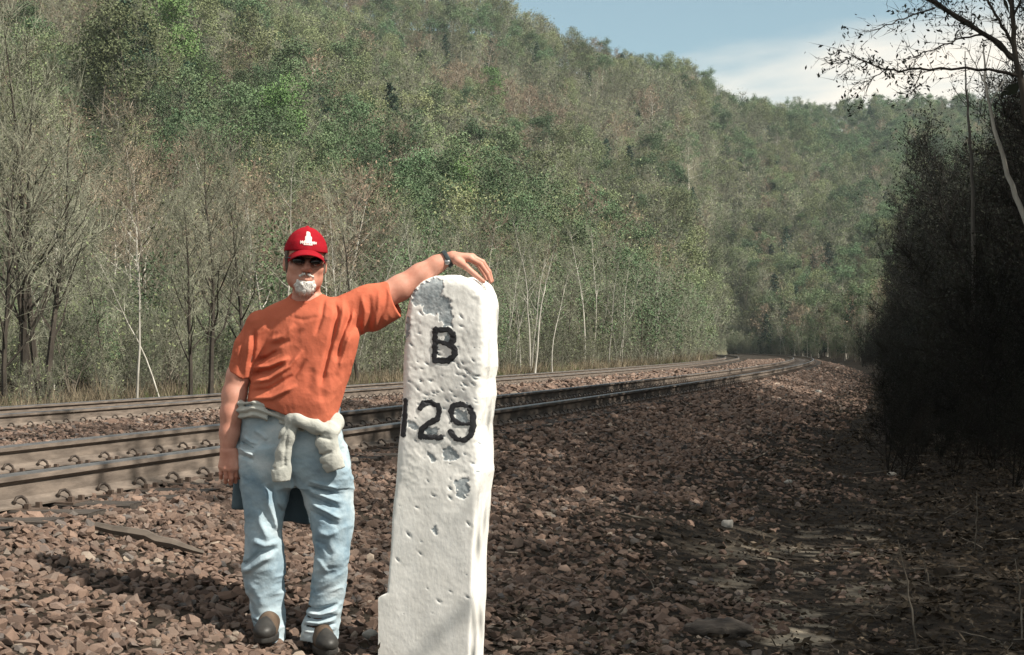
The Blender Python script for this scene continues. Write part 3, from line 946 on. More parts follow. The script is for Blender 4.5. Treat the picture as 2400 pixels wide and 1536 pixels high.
gx, gy = float(wx(690)), MY
ORI = np.array((gx, gy, float(ground_z(gx, gy))))
MAN = empty('person', ORI, label='smiling man in red cap, orange t-shirt and faded jeans leaning on the white stone', category='person')
def part(name, chunks, mats, parent=None, **props):
    o = obj(name, build_mesh(name, chunks, mats, True), MAN if parent is None else parent, **props)
    if parent is None:
        o.location = -Vector(ORI)
    return o
def sdf_part(name, f, lo, hi, h, m, parent=None, keep=None, **props):
    V, F = surface_nets(f, lo, hi, h)
    if keep is not None:
        F = F[keep(V[F].mean(1))]
    return part(name, [(V, F, 0)], [m], parent, **props)

# --- columns: (row, left, right, half depth, depth shift)
def column(tab):
    a = np.array(tab, float)
    o = np.argsort(wz(a[:, 0]))
    z = wz(a[o, 0]); l = wx(a[o, 1]); r = wx(a[o, 2]); dp = a[o, 3]; cy = MY + a[o, 4]
    zz = np.linspace(z[0], z[-1], 160)
    def sm(v):
        q = np.interp(zz, z, v)
        k = np.ones(7) / 7
        return np.convolve(np.pad(q, 3, mode='edge'), k, 'valid')
    L_, R_2, D_, C_ = sm(l), sm(r), sm(dp), sm(cy)
    def f(x, y, zq, grow=1.0, off=0.0, p=2.4, turn=0.0):
        lo = np.interp(zq, zz, L_); hi = np.interp(zq, zz, R_2)
        w = np.maximum((hi - lo) / 2 * grow + off, .004); c = (hi + lo) / 2
        dd = np.maximum(np.interp(zq, zz, D_) * grow + off, .004); cc = np.interp(zq, zz, C_)
        y = y + turn * (x - c)
        k = (np.abs((x - c) / w) ** p + np.abs((y - cc) / dd) ** p) ** (1 / p)
        return (k - 1) * np.minimum(w, dd)
    f.z0, f.z1 = zz[0], zz[-1]
    return f

TORSO = column([(684, 700, 748, .05, .02), (696, 676, 768, .065, .02), (708, 645, 796, .085, .015), (724, 612, 820, .10, .01), (742, 596, 838, .113, 0), (790, 592, 850, .132, -.01), (830, 594, 838, .14, -.015), (870, 590, 826, .15, -.025),
                (905, 584, 814, .16, -.03), (945, 578, 802, .165, -.03), (985, 583, 788, .162, -.025), (1010, 590, 790, .15, -.015)])
PELVIS = column([(944, 562, 797, .13, 0), (960, 558, 797, .135, 0), (1000, 557, 798, .14, .005), (1050, 557, 808, .143, .01), (1100, 560, 819, .135, .01), (1140, 566, 822, .11, .01)])
LEG_R = column([(1050, 557, 690, .12, 0), (1100, 560, 692, .115, 0), (1150, 566, 678, .106, 0), (1200, 573, 667, .100, -.005), (1250, 578, 663, .094, -.012), (1300, 575, 668, .094, -.018), (1335, 569, 667, .092, -.01), (1370, 575, 665, .088, 0), (1410, 583, 664, .084, .01),
                (1445, 592, 664, .082, .015), (1470, 598, 664, .083, .012), (1503, 599, 665, .083, .010)])
LEG_L = column([(1050, 680, 808, .12, 0), (1100, 686, 819, .118, 0), (1150, 703, 827, .110, 0), (1200, 722, 829, .103, -.008), (1250, 735, 827, .098, -.015), (1300, 740, 820, .095, -.015), (1350, 734, 813, .090, -.005), (1400, 729, 804, .086, .008),
                (1435, 719, 797, .084, .012), (1465, 708, 793, .084, .012), (1497, 705, 790, .084, .012)])

def ridged(x, y, z, f, seed):
    return .45 - np.abs(vnoise(x, y, z, f, seed) + .4 * vnoise(x, y, z, f * 2.1, seed + 1))
def folds(x, y, z, lines, ymid):
    """lines: (px path, width m, depth m); grooves (+) and ridges (-) on the front"""
    d = np.zeros_like(x)
    fr = np.clip((ymid - y) / .05 + .5, 0, 1)
    for pts, w, a in lines:
        q = [(float(wx(p[0])), float(wz(p[1]))) for p in pts]
        n = len(q) - 1
        best = None
        for i in range(n):
            dd, t = seg2(x, z, *q[i], *q[i+1])
            s = (i + t) / n
            if best is None:
                best, bs_ = dd, s
            else:
                k = dd < best
                best = np.where(k, dd, best); bs_ = np.where(k, s, bs_)
        tap = np.clip(4 * bs_ * (1 - bs_) * 1.6, 0, 1)
        d = d + a * tap * np.exp(-(best / w) ** 2)
    return d * fr

# --- body ------------------------------------------------------------------
def pt(px, py, dy, r):
    q = P(px, py, MY + dy)
    return (q[0], q[1], q[2], r)
ARM_L = [pt(812, 738, 0, .062), pt(880, 706, .02, .060), pt(938, 675, .04, .055), pt(985, 644, .06, .048), pt(1022, 621, .07, .039), pt(1046, 608, .075, .032)]
ARM_R = [pt(612, 775, 0, .062), pt(583, 830, 0, .058), pt(560, 880, 0, .052), pt(549, 925, -.005, .052), pt(544, 970, -.015, .050), pt(538, 1015, -.025, .042), pt(534, 1050, -.032, .034)]
HS = 1.09
HC = P(716, 613, MY - .035)
HA = R(11)
def head_local(x, y, z):
    dx, dy, dz = (x - HC[0]) / HS, (y - HC[1]) / HS, (z - HC[2]) / HS
    X = math.cos(HA) * dx + math.sin(HA) * dy; Y = -math.sin(HA) * dx + math.cos(HA) * dy
    ro = R(-3.5)
    X, Z = X * math.cos(ro) + dz * math.sin(ro), -X * math.sin(ro) + dz * math.cos(ro)
    return X, Y, Z
def head_sdf(x, y, z):
    X, Y, Z = head_local(x, y, z)
    A = np.abs(X)
    d = ell(X, Y, Z, (0, .018, .032), (.077, .097, .098))
    d = smin(d, ell(X, Y, Z, (0, -.022, -.035), (.066, .074, .085)), .03)
    d = smin(d, ell(X, Y, Z, (0, -.048, -.088), (.045, .040, .036)), .03)
    d = smin(d, ell(A, Y, Z, (.048, -.010, -.070), (.022, .05, .035)), .025)
    d = smin(d, ell(A, Y, Z, (.042, -.062, -.028), (.026, .024, .022)), .02)
    d = smin(d, cap(A, Y, Z, (.012, -.092, .016), (.045, -.075, .018), .010, .008), .015)
    d = smax(d, -ell(A, Y, Z, (.033, -.102, -.002), (.018, .018, .012)), .012)
    d = smin(d, ell(A, Y, Z, (.031, -.080, -.003), (.0145, .0125, .0125)), .004)
    d = smin(d, cap(X, Y, Z, (0, -.090, .006), (0, -.116, -.034), .009, .0145), .012)
    d = smin(d, ell(A, Y, Z, (.013, -.103, -.038), (.010, .012, .009)), .006)
    d = smin(d, cap(A, Y, Z, (0, -.097, -.064), (.022, -.088, -.067), .0075, .004), .006)
    d = smin(d, cap(A, Y, Z, (0, -.095, -.078), (.019, -.087, -.075), .0085, .004), .006)
    d = smax(d, -cap(A, Y, Z, (0, -.106, -.0705), (.026, -.092, -.0685), .0035, .002), .004)
    d = smin(d, ell(A, Y, Z, (.080, .012, -.012), (.010, .024, .033)), .008)
    d = smax(d, -ell(A, Y, Z, (.090, .006, -.010), (.008, .013, .020)), .006)
    return d * HS
NECK = [pt(716, 640, .0, .058), pt(719, 700, .02, .062), pt(722, 735, .03, .075)]
def body_sdf(x, y, z):
    d = head_sdf(x, y, z)
    d = smin(d, chain(x, y, z, NECK), .025)
    inz = np.maximum(z - TORSO.z1, float(wz(932)) - z)
    t_ = np.maximum(TORSO(x, y, z, .84, turn=.30), inz)
    d = smin(d, t_, .02)
    for c, zc in ((PELVIS, 1), (LEG_R, 1), (LEG_L, 1)):
        zl = float(wz(1115)) if c is PELVIS else c.z0
        d = np.minimum(d, np.maximum(c(x, y, z, .62), np.maximum(z - c.z1, zl - z)))
    d = smin(d, chain(x, y, z, ARM_L, .02), .03)
    d = smin(d, chain(x, y, z, ARM_R, .02), .03)
    return d
WL = P(1046, 608, MY + .075)
WLD = (P(1060, 601, MY + .078) - P(1022, 621, MY + .07)); WLD /= np.linalg.norm(WLD)
WR = P(534, 1050, MY - .032)
def hand_l(x, y, z):
    Y0 = MY + .08
    d = cap(x, y, z, P(1030, 616, MY + .072), P(1060, 605, Y0), .036, .029)
    # palm: slab from wrist to knuckles, spread in depth
    kn = [P(1102, 606, Y0 - .040), P(1106, 603, Y0 - .016), P(1103, 603, Y0 + .010), P(1096, 606, Y0 + .034)]
    for k, r in zip(kn, (.017, .0175, .0165, .0155)):
        d = smin(d, cap(x, y, z, P(1062, 604, Y0 + (k[1] - Y0) * .55), k, .021, r), .016)
    pip = [P(1127, 620, Y0 - .050), P(1131, 615, Y0 - .020), P(1128, 617, Y0 + .012), P(1118, 620, Y0 + .040)]
    dip = [P(1142, 641, Y0 - .054), P(1146, 637, Y0 - .021), P(1143, 638, Y0 + .014), P(1131, 638, Y0 + .044)]
    tip = [P(1150, 661, Y0 - .055), P(1153, 659, Y0 - .020), P(1150, 658, Y0 + .016), P(1140, 655, Y0 + .047)]
    f = None
    for k, p_, q_, t_, r in zip(kn, pip, dip, tip, (.0105, .011, .0105, .009)):
        e = smin(cap(x, y, z, k, p_, r * 1.25, r * 1.05), cap(x, y, z, p_, q_, r * 1.07, r * .95), .004)
        e = smin(e, cap(x, y, z, q_, t_, r * .95, r * .78), .004)
        f = e if f is None else np.minimum(f, e)
    d = smin(d, f, .007)
    th = [P(1072, 612, Y0 - .045), P(1092, 626, Y0 - .062), P(1113, 644, Y0 - .066), P(1133, 660, Y0 - .066)]
    e = smin(cap(x, y, z, th[0], th[1], .020, .0145), cap(x, y, z, th[1], th[2], .0135, .0125), .006)
    e = smin(e, cap(x, y, z, th[2], th[3], .0125, .009), .004)
    return smin(d, e, .012)
def hand_r(x, y, z):
    Y0 = MY - .035
    d = cap(x, y, z, P(536, 1030, Y0 + .01), P(534, 1056, Y0), .040, .034)
    kn = [P(553, 1096, Y0 - .012), P(541, 1099, Y0 - .020), P(529, 1098, Y0 - .016), P(519, 1093, Y0 - .006)]
    for k, r in zip(kn, (.0165, .0165, .016, .015)):
        d = smin(d, cap(x, y, z, P(536 + (k[0] - float(wx(536))) * S * .5, 1060, Y0 - .004), k, .022, r), .014)
    pip = [P(553, 1116, Y0 + .0), P(542, 1121, Y0 - .012), P(530, 1119, Y0 - .010), P(518, 1111, Y0 + .0)]
    dip = [P(552, 1129, Y0 + .020), P(541, 1133, Y0 + .012), P(529, 1130, Y0 + .012), P(518, 1120, Y0 + .018)]
    tip = [P(550, 1124, Y0 + .043), P(540, 1128, Y0 + .036), P(529, 1125, Y0 + .035), P(519, 1116, Y0 + .038)]
    f = None
    for k, p_, q_, t_, r in zip(kn, pip, dip, tip, (.0100, .0105, .0100, .009)):
        e = smin(cap(x, y, z, k, p_, r * 1.2, r), cap(x, y, z, p_, q_, r * 1.02, r * .92), .004)
        e = smin(e, cap(x, y, z, q_, t_, r * .92, r * .78), .004)
        f = e if f is None else np.minimum(f, e)
    d = smin(d, f, .006)
    th = [P(551, 1068, Y0 - .0), P(562, 1086, Y0 + .012), P(565, 1104, Y0 + .022), P(563, 1120, Y0 + .028)]
    e = smin(cap(x, y, z, th[0], th[1], .020, .014), cap(x, y, z, th[1], th[2], .0125, .0115), .006)
    e = smin(e, cap(x, y, z, th[2], th[3], .0115, .009), .004)
    return smin(d, e, .012)
nz = float(wz(688))
V1, F1 = surface_nets(body_sdf, (float(wx(490)), MY - .30, float(wz(1500))), (float(wx(1075)), MY + .26, float(wz(570))), .006)
c1 = V1[F1].mean(1)
F1 = F1[(c1[:, 2] < nz + .004) | (c1[:, 0] > float(wx(830)))]; c1 = V1[F1].mean(1)
F1 = F1[((c1 - WL) @ WLD < .004)]; c1 = V1[F1].mean(1)
F1 = F1[~((c1[:, 0] < float(wx(562))) & (c1[:, 2] < WR[2] - .004))]
V2, F2 = surface_nets(lambda x, y, z: smin(head_sdf(x, y, z), chain(x, y, z, NECK), .025), (float(wx(640)), MY - .22, float(wz(705))), (float(wx(795)), MY + .15, float(wz(530))), .003)
F2 = F2[V2[F2].mean(1)[:, 2] > nz]
V3, F3 = surface_nets(hand_l, WL + (-.06, -.12, -.16), WL + (.24, .14, .08), .0026)
F3 = F3[(V3[F3].mean(1) - WL) @ WLD > 0]
V4, F4 = surface_nets(hand_r, WR + (-.09, -.12, -.20), WR + (.11, .12, .05), .0026)
F4 = F4[V4[F4].mean(1)[:, 2] < WR[2]]
BODY = part('body', [(V1, F1, 0), (V2, F2, 0), (V3, F3, 0), (V4, F4, 0)], [M['skin']])

# --- t-shirt ----------------------------------------------------------------
_hx = wx([555, 575, 610, 650, 700, 745, 775, 810]); _hz = wz([938, 941, 948, 957, 974, 991, 990, 980])
SH_FOLDS = [([(764, 700), (762, 745), (748, 790)], .010, .010), ([(786, 700), (797, 735), (788, 790), (772, 860), (762, 905)], .010, .016), ([(806, 690), (812, 740), (800, 800)], .010, -.008),
            ([(825, 690), (823, 745), (806, 800), (796, 850)], .010, .014), ([(842, 705), (840, 750), (822, 800)], .012, .011), ([(838, 720), (828, 790), (800, 880)], .010, -.008),
            ([(700, 760), (670, 790), (630, 802)], .012, -.010), ([(640, 815), (690, 800), (720, 770)], .012, .008),
            ([(598, 862), (640, 858), (690, 838)], .010, -.017), ([(596, 845), (630, 840), (665, 820)], .010, .016), ([(592, 896), (640, 888), (690, 858), (720, 820)], .010, -.016), ([(592, 878), (640, 870), (680, 852)], .010, .014),
            ([(590, 918), (640, 912), (700, 880), (730, 840)], .012, .014), ([(588, 934), (650, 930), (710, 900)], .011, -.016),
            ([(610, 800), (606, 770), (612, 745)], .010, .012), ([(598, 800), (590, 770), (600, 745)], .010, -.010),
            ([(690, 745), (720, 752), (760, 742)], .010, .005), ([(742, 860), (735, 920)], .02, .006), ([(775, 870), (765, 940)], .02, .005)]
SLV_FOLDS = [([(580, 765), (572, 820), (566, 880)], .009, .008), ([(593, 775), (588, 830), (578, 885)], .008, -.008), ([(560, 790), (548, 850)], .010, -.006), ([(604, 770), (600, 820), (590, 860)], .008, .012)]
SLV_L = [([(868, 690), (872, 735), (862, 790)], .012, .010), ([(892, 680), (890, 730), (880, 770)], .010, -.008), ([(908, 675), (905, 720), (880, 775)], .010, .010), ([(850, 690), (860, 735), (850, 795)], .010, -.008)]
NC = P(719, 712, MY + .01)
def shirt_sdf(x, y, z):
    inz = z - TORSO.z1
    t_ = np.maximum(TORSO(x, y, z, turn=.30), inz)
    sl = chain(x, y, z, [pt(800, 742, .0, .088), pt(868, 722, .015, .096), pt(928, 701, .035, .084)], .03)
    # flat end of the raised sleeve
    e0 = P(926, 700, MY + .035); dv = np.array((.93, -.12, .34)); dv /= np.linalg.norm(dv)
    cut = (x - e0[0]) * dv[0] + (y - e0[1]) * dv[1] + (z - e0[2]) * dv[2]
    ho = chain(x, y, z, [pt(918, 703, .033, .066), pt(960, 690, .045, .076)])
    sl = np.maximum(np.maximum(sl, cut), -ho)
    sr = chain(x, y, z, [pt(616, 768, 0, .078), pt(590, 815, 0, .070), pt(563, 884, 0, .060)], .03)
    e1 = P(562, 880, MY); du = np.array((-.30, 0, -.95)); du /= np.linalg.norm(du)
    cut = (x - e1[0]) * du[0] + (z - e1[2]) * du[2] + .006 * np.sin((x + y) * 70)
    ho = chain(x, y, z, [pt(563, 884, 0, .046), pt(552, 925, 0, .052)])
    sr = np.maximum(np.maximum(sr, cut), -ho)
    sr = sr + folds(x, y, z, SLV_FOLDS, MY - .01)
    sl = sl + folds(x, y, z, SLV_L, MY + .01)
    t_ = t_ + folds(x, y, z, SH_FOLDS, MY)
    d = smin(smin(t_, sl, .035), sr, .018)
    # hem
    zh = np.interp(x, _hx, _hz) + np.where(y > MY, .0, 0)
    d = smax(d, zh - z, .008)
    # neck opening and collar band
    nk = chain(x, y, z, [pt(717, 660, -.01, .066), pt(720, 716, .0, .069)])
    d = smax(d, -nk, .004)
    ring = np.sqrt((np.sqrt(((x - NC[0]) / 1.0) ** 2 + ((y - NC[1]) / .95) ** 2) - .076) ** 2 + ((z - NC[2] - .02 + .30 * (NC[1] - y) ) * .6) ** 2) - .008
    d = smin(d, ring, .008)
    return d + .003 * vnoise(x, y, z, 11, 31) - .006 * ridged(x + .35 * z, y, z * .45 - .25 * x, 9, 32) - .0025 * ridged(x + .2 * z, y, z * .7, 24, 36)
part_lo, part_hi = (float(wx(515)), MY - .27, float(wz(1010))), (float(wx(960)), MY + .22, float(wz(645)))
sdf_part('t_shirt', shirt_sdf, part_lo, part_hi, .0036, M['shirt'])

# --- jeans -------------------------------------------------------------------
JF = [([(728, 1122), (765, 1132), (800, 1140)], .007, -.010), ([(728, 1134), (765, 1145), (800, 1154)], .006, .013), ([(730, 1147), (770, 1160), (808, 1174)], .008, -.012), ([(726, 1158), (768, 1174), (806, 1190)], .008, .014),
      ([(730, 1174), (770, 1192), (808, 1212)], .008, -.012), ([(728, 1190), (765, 1208), (800, 1226)], .010, .012), ([(745, 1240), (775, 1248), (800, 1238)], .012, -.010), ([(742, 1262), (768, 1272), (786, 1300)], .012, .008),
      ([(738, 1300), (756, 1312), (776, 1340)], .012, -.008),
      ([(572, 1022), (592, 1033), (612, 1038)], .007, -.010), ([(566, 1034), (588, 1046), (606, 1052)], .006, .011), ([(564, 1046), (586, 1058), (604, 1064)], .007, -.010), ([(562, 1062), (588, 1070), (606, 1076)], .007, .010),
      ([(600, 1005), (622, 1016), (634, 1030)], .009, -.009),
      ([(628, 1130), (636, 1170), (652, 1215), (656, 1240)], .012, -.014), ([(614, 1190), (618, 1220), (640, 1262)], .016, -.012), ([(642, 1130), (652, 1170), (664, 1205)], .010, .012),
      ([(570, 1322), (592, 1312), (616, 1290), (658, 1280)], .011, .020), ([(568, 1338), (596, 1326), (622, 1306), (650, 1296)], .013, -.016), ([(600, 1262), (630, 1272), (660, 1266)], .012, -.012),
      ([(580, 1350), (606, 1385), (632, 1420)], .022, -.008), ([(578, 1390), (594, 1420), (606, 1450)], .012, .010),
      ([(592, 1440), (620, 1450), (650, 1452)], .007, -.010), ([(596, 1450), (626, 1462), (658, 1456)], .006, .014), ([(600, 1474), (630, 1478), (660, 1468)], .007, -.010), ([(602, 1466), (630, 1468), (658, 1462)], .005, .010),
      ([(716, 1420), (750, 1424), (796, 1412)], .008, .016), ([(716, 1432), (756, 1434), (796, 1424)], .007, -.012), ([(712, 1442), (750, 1446), (794, 1438)], .006, .015), ([(710, 1452), (752, 1454), (792, 1448)], .007, -.012),
      ([(708, 1462), (750, 1464), (790, 1458)], .005, .014), ([(708, 1474), (750, 1476), (788, 1470)], .007, -.008),
      ([(690, 1100), (700, 1140), (712, 1175)], .010, .012)]
def jeans_sdf(x, y, z):
    pel = np.maximum(PELVIS(x, y, z, turn=.2), np.maximum(z - PELVIS.z1, PELVIS.z0 - z))
    lr = np.maximum(LEG_R(x, y, z, p=2.2), np.maximum(z - LEG_R.z1, LEG_R.z0 + .012 * np.sin((x - y) * 30) - z))
    ll = np.maximum(LEG_L(x, y, z, p=2.2), np.maximum(z - LEG_L.z1, LEG_L.z0 - .25 * (x - float(wx(748))) * 0 - z))
    lr = np.maximum(lr, -cap(x, y, z, P(632, 1470, MY), P(631, 1520, MY + .01), .052, .056))
    ll = np.maximum(ll, -cap(x, y, z, P(748, 1466, MY), P(747, 1520, MY + .01), .058, .062))
    d = smin(pel, np.minimum(lr, ll), .03)
    # fly seam and pockets
    d = d + folds(x, y, z, JF, MY + .02)
    lo = np.clip((wz(1300) - z) / .2, 0, 1)
    return d + .004 * vnoise(x, y, z * 1.5, 12, 41) - (.007 + .008 * lo) * ridged(x * .7 + .3 * z, y * .7, z * 1.5 - .5 * x, 10, 42) - .0028 * ridged(x * .8, y * .8, z * 1.4, 27, 46)
sdf_part('jeans', jeans_sdf, (float(wx(540)), MY - .20, float(wz(1512))), (float(wx(845)), MY + .20, float(wz(915))), .0038, M['denim'])

# --- fleece tied at the waist --------------------------------------------------
def fleece_f(x, y, z):
    # band round the waist, dropping to the right of the picture
    zc = np.interp(x, wx([545, 600, 660, 720, 760, 800]), wz([962, 958, 970, 992, 1008, 1000]))
    r2 = np.sqrt(((x - float(wx(677))) / .212) ** 2 + ((y - MY - .0) / .150) ** 2)
    band = np.sqrt(((r2 - 1) * .17) ** 2 + ((z - zc) * np.where(x < wx(640), .36, .55)) ** 2) - .0145
    band = band - .005 * np.cos((z - zc) * 210 + 2.5 * vnoise(x, y, z, 9, 57)) * np.exp(-((z - zc) / .05) ** 2)
    d = band
    kn = ell(x, y, z, P(688, 983, MY - .175), (.042, .038, .040))
    d = smin(d, kn, .02)
    # first sleeve hanging
    yf = MY - .185 + (y - MY + .185) * 1.7
    s1 = chain(x, yf, z, [pt(690, 985, -.19, .027), pt(674, 1020, -.19, .031), pt(664, 1060, -.180, .034), pt(660, 1100, -.172, .037), pt(659, 1118, -.170, .039)], .02)
    s1 = np.maximum(s1, z * -1 + float(wz(1120)) + .03 * (x - float(wx(660))))
    s1 = s1 + folds(x, y, z, [([(694, 985), (668, 1030), (650, 1060)], .006, .010), ([(690, 1000), (682, 1050), (680, 1090)], .006, .009), ([(640, 1090), (662, 1092)], .005, .010), ([(668, 1090), (686, 1082)], .005, .008)], MY)
    # second sleeve crossing to the right and hanging
    s2 = chain(x, y, z, [pt(700, 984, -.19, .030), pt(740, 1000, -.185, .028), pt(778, 1012, -.165, .026), pt(788, 990, -.12, .034)], .02)
    yg = MY - .165 + (y - MY + .165) * 1.7
    s3 = chain(x, yg, z, [pt(770, 1004, -.165, .034), pt(766, 1040, -.178, .044), pt(778, 1075, -.165, .046), pt(788, 1100, -.155, .044)], .02)
    s3 = np.maximum(s3, -(z - float(wz(1103)) - .35 * (x - float(wx(780)))))
    s3 = s3 + folds(x, y, z, [([(736, 1040), (752, 1050), (748, 1066)], .009, .016), ([(742, 1068), (770, 1060), (790, 1052)], .006, .012), ([(750, 1010), (770, 1022), (792, 1026)], .006, .010), ([(750, 1086), (780, 1080)], .006, .006)], MY)
    lump_ = ell(x, y, z, P(784, 985, MY - .09), (.036, .06, .030))
    d = smin(smin(d, smin(s1, smin(s2, s3, .012), .010), .012), lump_, .015)
    return d + .003 * vnoise(x, y, z * .6, 18, 51) - .008 * ridged(x * 1.2 + .2 * z, y, z * .5, 15, 52)
FL = sdf_part('fleece_top', fleece_f, (float(wx(530)), MY - .27, float(wz(1135))), (float(wx(825)), MY + .21, float(wz(930))), .0045, M['sweat'], label='pale fleece tied round the waist by its sleeves')
def back_f(x, y, z):
    q = np.clip((float(wz(960)) - z) / .5, 0, 1)
    yc = MY + .165 + .035 * q + .012 * np.sin(x * 42) * q
    l = np.interp(z, wz([1240, 1205, 1100, 960])[::1], wx([530, 526, 535, 560])); r = np.interp(z, wz([1240, 1205, 1100, 960]), wx([752, 752, 765, 790]))
    c, w = (l + r) / 2, (r - l) / 2
    zb = np.interp(x, wx([520, 560, 600, 760]), wz([1203, 1206, 1232, 1242]))
    d = smax(smax(np.abs(x - c) - w, np.abs(y - yc) - .016, .012), smax(z - float(wz(955)), zb - z, .01), .012)
    return d + .004 * vnoise(x, y, z, 14, 53)
bk = sdf_part('fleece_body', back_f, (float(wx(505)), MY + .10, float(wz(1262))), (float(wx(810)), MY + .26, float(wz(935))), .006, M['fleece_dark'], FL, label='dark hanging body of the fleece')

# --- boots -------------------------------------------------------------------
def boot(px, toe_dir, Yc):
    c = np.array((float((px - 1200) / 4000 * Yc), Yc)); gz = float(ground_z(c[0], c[1])) + .026
    fx, fy = np.array(toe_dir) / np.linalg.norm(toe_dir)
    def loc(x, y, z):
        dx, dy = x - c[0], y - c[1]
        return dx * fx + dy * fy, dx * fy - dy * fx, z - gz
    def up(x, y, z):
        u, v, w = loc(x, y, z)
        d = ell(u, v, w, (.090, 0, .036), (.082, .050, .040))
        d = smin(d, ell(u, v, w, (.0, 0, .058), (.11, .046, .058)), .03)
        d = smin(d, ell(u, v, w, (-.085, 0, .055), (.062, .042, .062)), .03)
        d = smin(d, cap(u, v, w, (-.06, 0, .07), (-.07, 0, .16), .045, .05), .03)
        for k in range(4):                                  # laces
            uu = .055 - .022 * k; ww = .088 + .013 * k
            d = smin(d, cap(u, v, w, (uu, -.025, ww - .004), (uu, .025, ww - .004), .004, .004), .003)
        return smax(d, .012 - w, .006)
    def sole(x, y, z):
        u, v, w = loc(x, y, z)
        hw = np.interp(u, [-.15, -.10, -.02, .07, .13, .17], [.026, .042, .040, .053, .046, .018])
        return smax(smax(np.abs(v) - hw, np.abs(u - .012) - .157, .03), np.abs(w - .006) - .016, .006)
    def toe(x, y, z):
        u, v, w = loc(x, y, z)
        return np.maximum(np.abs(up(x, y, z) - .001) - .003, .098 - u + .25 * np.abs(v) - .3 * (w - .05))
    lo = (c[0] - .22, c[1] - .22, gz - .03); hi = (c[0] + .22, c[1] + .22, gz + .22)
    b = sdf_part('boot', up, lo, hi, .005, M['boot'])
    sdf_part('sole', sole, lo, hi, .005, M['toe'], b)
    sdf_part('toe_cap', toe, lo, hi, .0035, M['toe'], b)
boot(632, (-.05, -1), MY - .035)
boot(754, (.30, -.95), MY - .03)

# --- cap, glasses, beard, hair, watch ------------------------------------------
def hl(f):
    return lambda x, y, z: f(*head_local(x, y, z)) * HS
def crown(X, Y, Z):
    d = ell(X, Y, Z, (0, .012, .030), (.088, .107, .108))
    a = np.arctan2(X, -(Y - .012))
    d = d + .0012 * np.abs(np.cos(a * 3)) ** 12 * -1
    d = smax(d, .036 - Z - .12 * np.clip(Y, 0, 1), .004)
    d = smin(d, ell(X, Y, Z, (0, .012, .139), (.008, .008, .005)), .003)
    return d + .0015 * vnoise(X, Y, Z, 40, 61)
hb_lo, hb_hi = HC + (-.16, -.24, -.17), HC + (.16, .17, .17)
CAP = sdf_part('baseball_cap', hl(crown), hb_lo, hb_hi, .003, M['cap'])
# brim: curved plate
nu, nv = 25, 9
BV = []
for layer in (0, 1):
    for j in range(nv):
        for i in range(nu):
            u = -1 + 2 * i / (nu - 1); v = j / (nv - 1)
            a = u * R(62)
            rx, ry = .083 * math.sin(a), -.098 * math.cos(a) + .012
            ext = .092 * v * max(math.cos(u * 1.35), 0) ** .55
            X = rx * (1 + .02 * v); Y = ry - ext; Z = .044 - .026 * v * math.cos(a) - .034 * u * u - .008 * v * u * u - (.0045 if layer else 0)
            # head local -> world
            ro = R(-3.5)
            X2 = X * math.cos(ro) - Z * math.sin(ro); Z2 = X * math.sin(ro) + Z * math.cos(ro)
            BV.append((HC[0] + HS * (X2 * math.cos(HA) - Y * math.sin(HA)), HC[1] + HS * (X2 * math.sin(HA) + Y * math.cos(HA)), HC[2] + HS * Z2))
BF = []
for j in range(nv - 1):
    for i in range(nu - 1):
        q = j * nu + i
        BF.append((q, q + nu, q + nu + 1, q + 1)); o_ = nu * nv
        BF.append((o_ + q, o_ + q + 1, o_ + q + nu + 1, o_ + q + nu))
edge = [j * nu for j in range(nv)] + [(nv - 1) * nu + i for i in range(1, nu)] + [j * nu + nu - 1 for j in range(nv - 2, -1, -1)]
for a, b_ in zip(edge[:-1], edge[1:]):
    BF.append((a, a + nu * nv, b_ + nu * nv, b_))
part('brim', [(np.array(BV), np.array(BF)[:, ::-1], 0)], [M['cap']], CAP)
# embroidered front: a small upright figure above a bar of lettering
def emblem(X, Y, Z):
    fig = np.minimum(seg2(X, Z, 0, .085, 0, .108)[0] - .008 * (1 + 0 * X), seg2(X, Z, 0, .080, 0, .086)[0] - .014)
    bar = seg2(X, Z, -.028, .070, .028, .070)[0] - .0052 + .003 * np.sin(X * 900)
    bar2 = seg2(X, Z, -.016, .061, .016, .061)[0] - .0022 + .0015 * np.sin(X * 1100)
    m_ = np.minimum(np.minimum(fig + .002 * vnoise(X, 0, Z, 200, 3), bar), bar2)
    return np.maximum(np.maximum(np.abs(crown(X, Y, Z)) - .0022, m_), Y)
sdf_part('emblem', hl(emblem), HC + (-.08, -.16, .04), HC + (.10, .02, .14), .0016, M['stitch'], CAP, label='white embroidered emblem over a line of lettering')
def glasses(X, Y, Z):
    A = np.abs(X)
    d = smax(ell(A, Y, Z, (.034, -.098, -.004), (.028, .030, .021)), -ell(A, Y, Z, (.034, -.088, -.004), (.032, .032, .026)), .002)
    d = np.maximum(d, Y + .088 - .25 * np.clip(A - .03, 0, 1))
    d = smin(d, cap(A, Y, Z, (0, -.116, .004), (.014, -.113, .006), .0025, .0025), .003)
    d = np.minimum(d, cap(A, Y, Z, (.058, -.098, .004), (.080, -.070, .006), .003, .0025))
    d = np.minimum(d, cap(A, Y, Z, (.080, -.070, .006), (.084, .0, .010), .0025, .0025))
    return d
sdf_part('sunglasses', hl(glasses), HC + (-.13, -.18, -.06), HC + (.14, .06, .05), .0022, M['lens'])
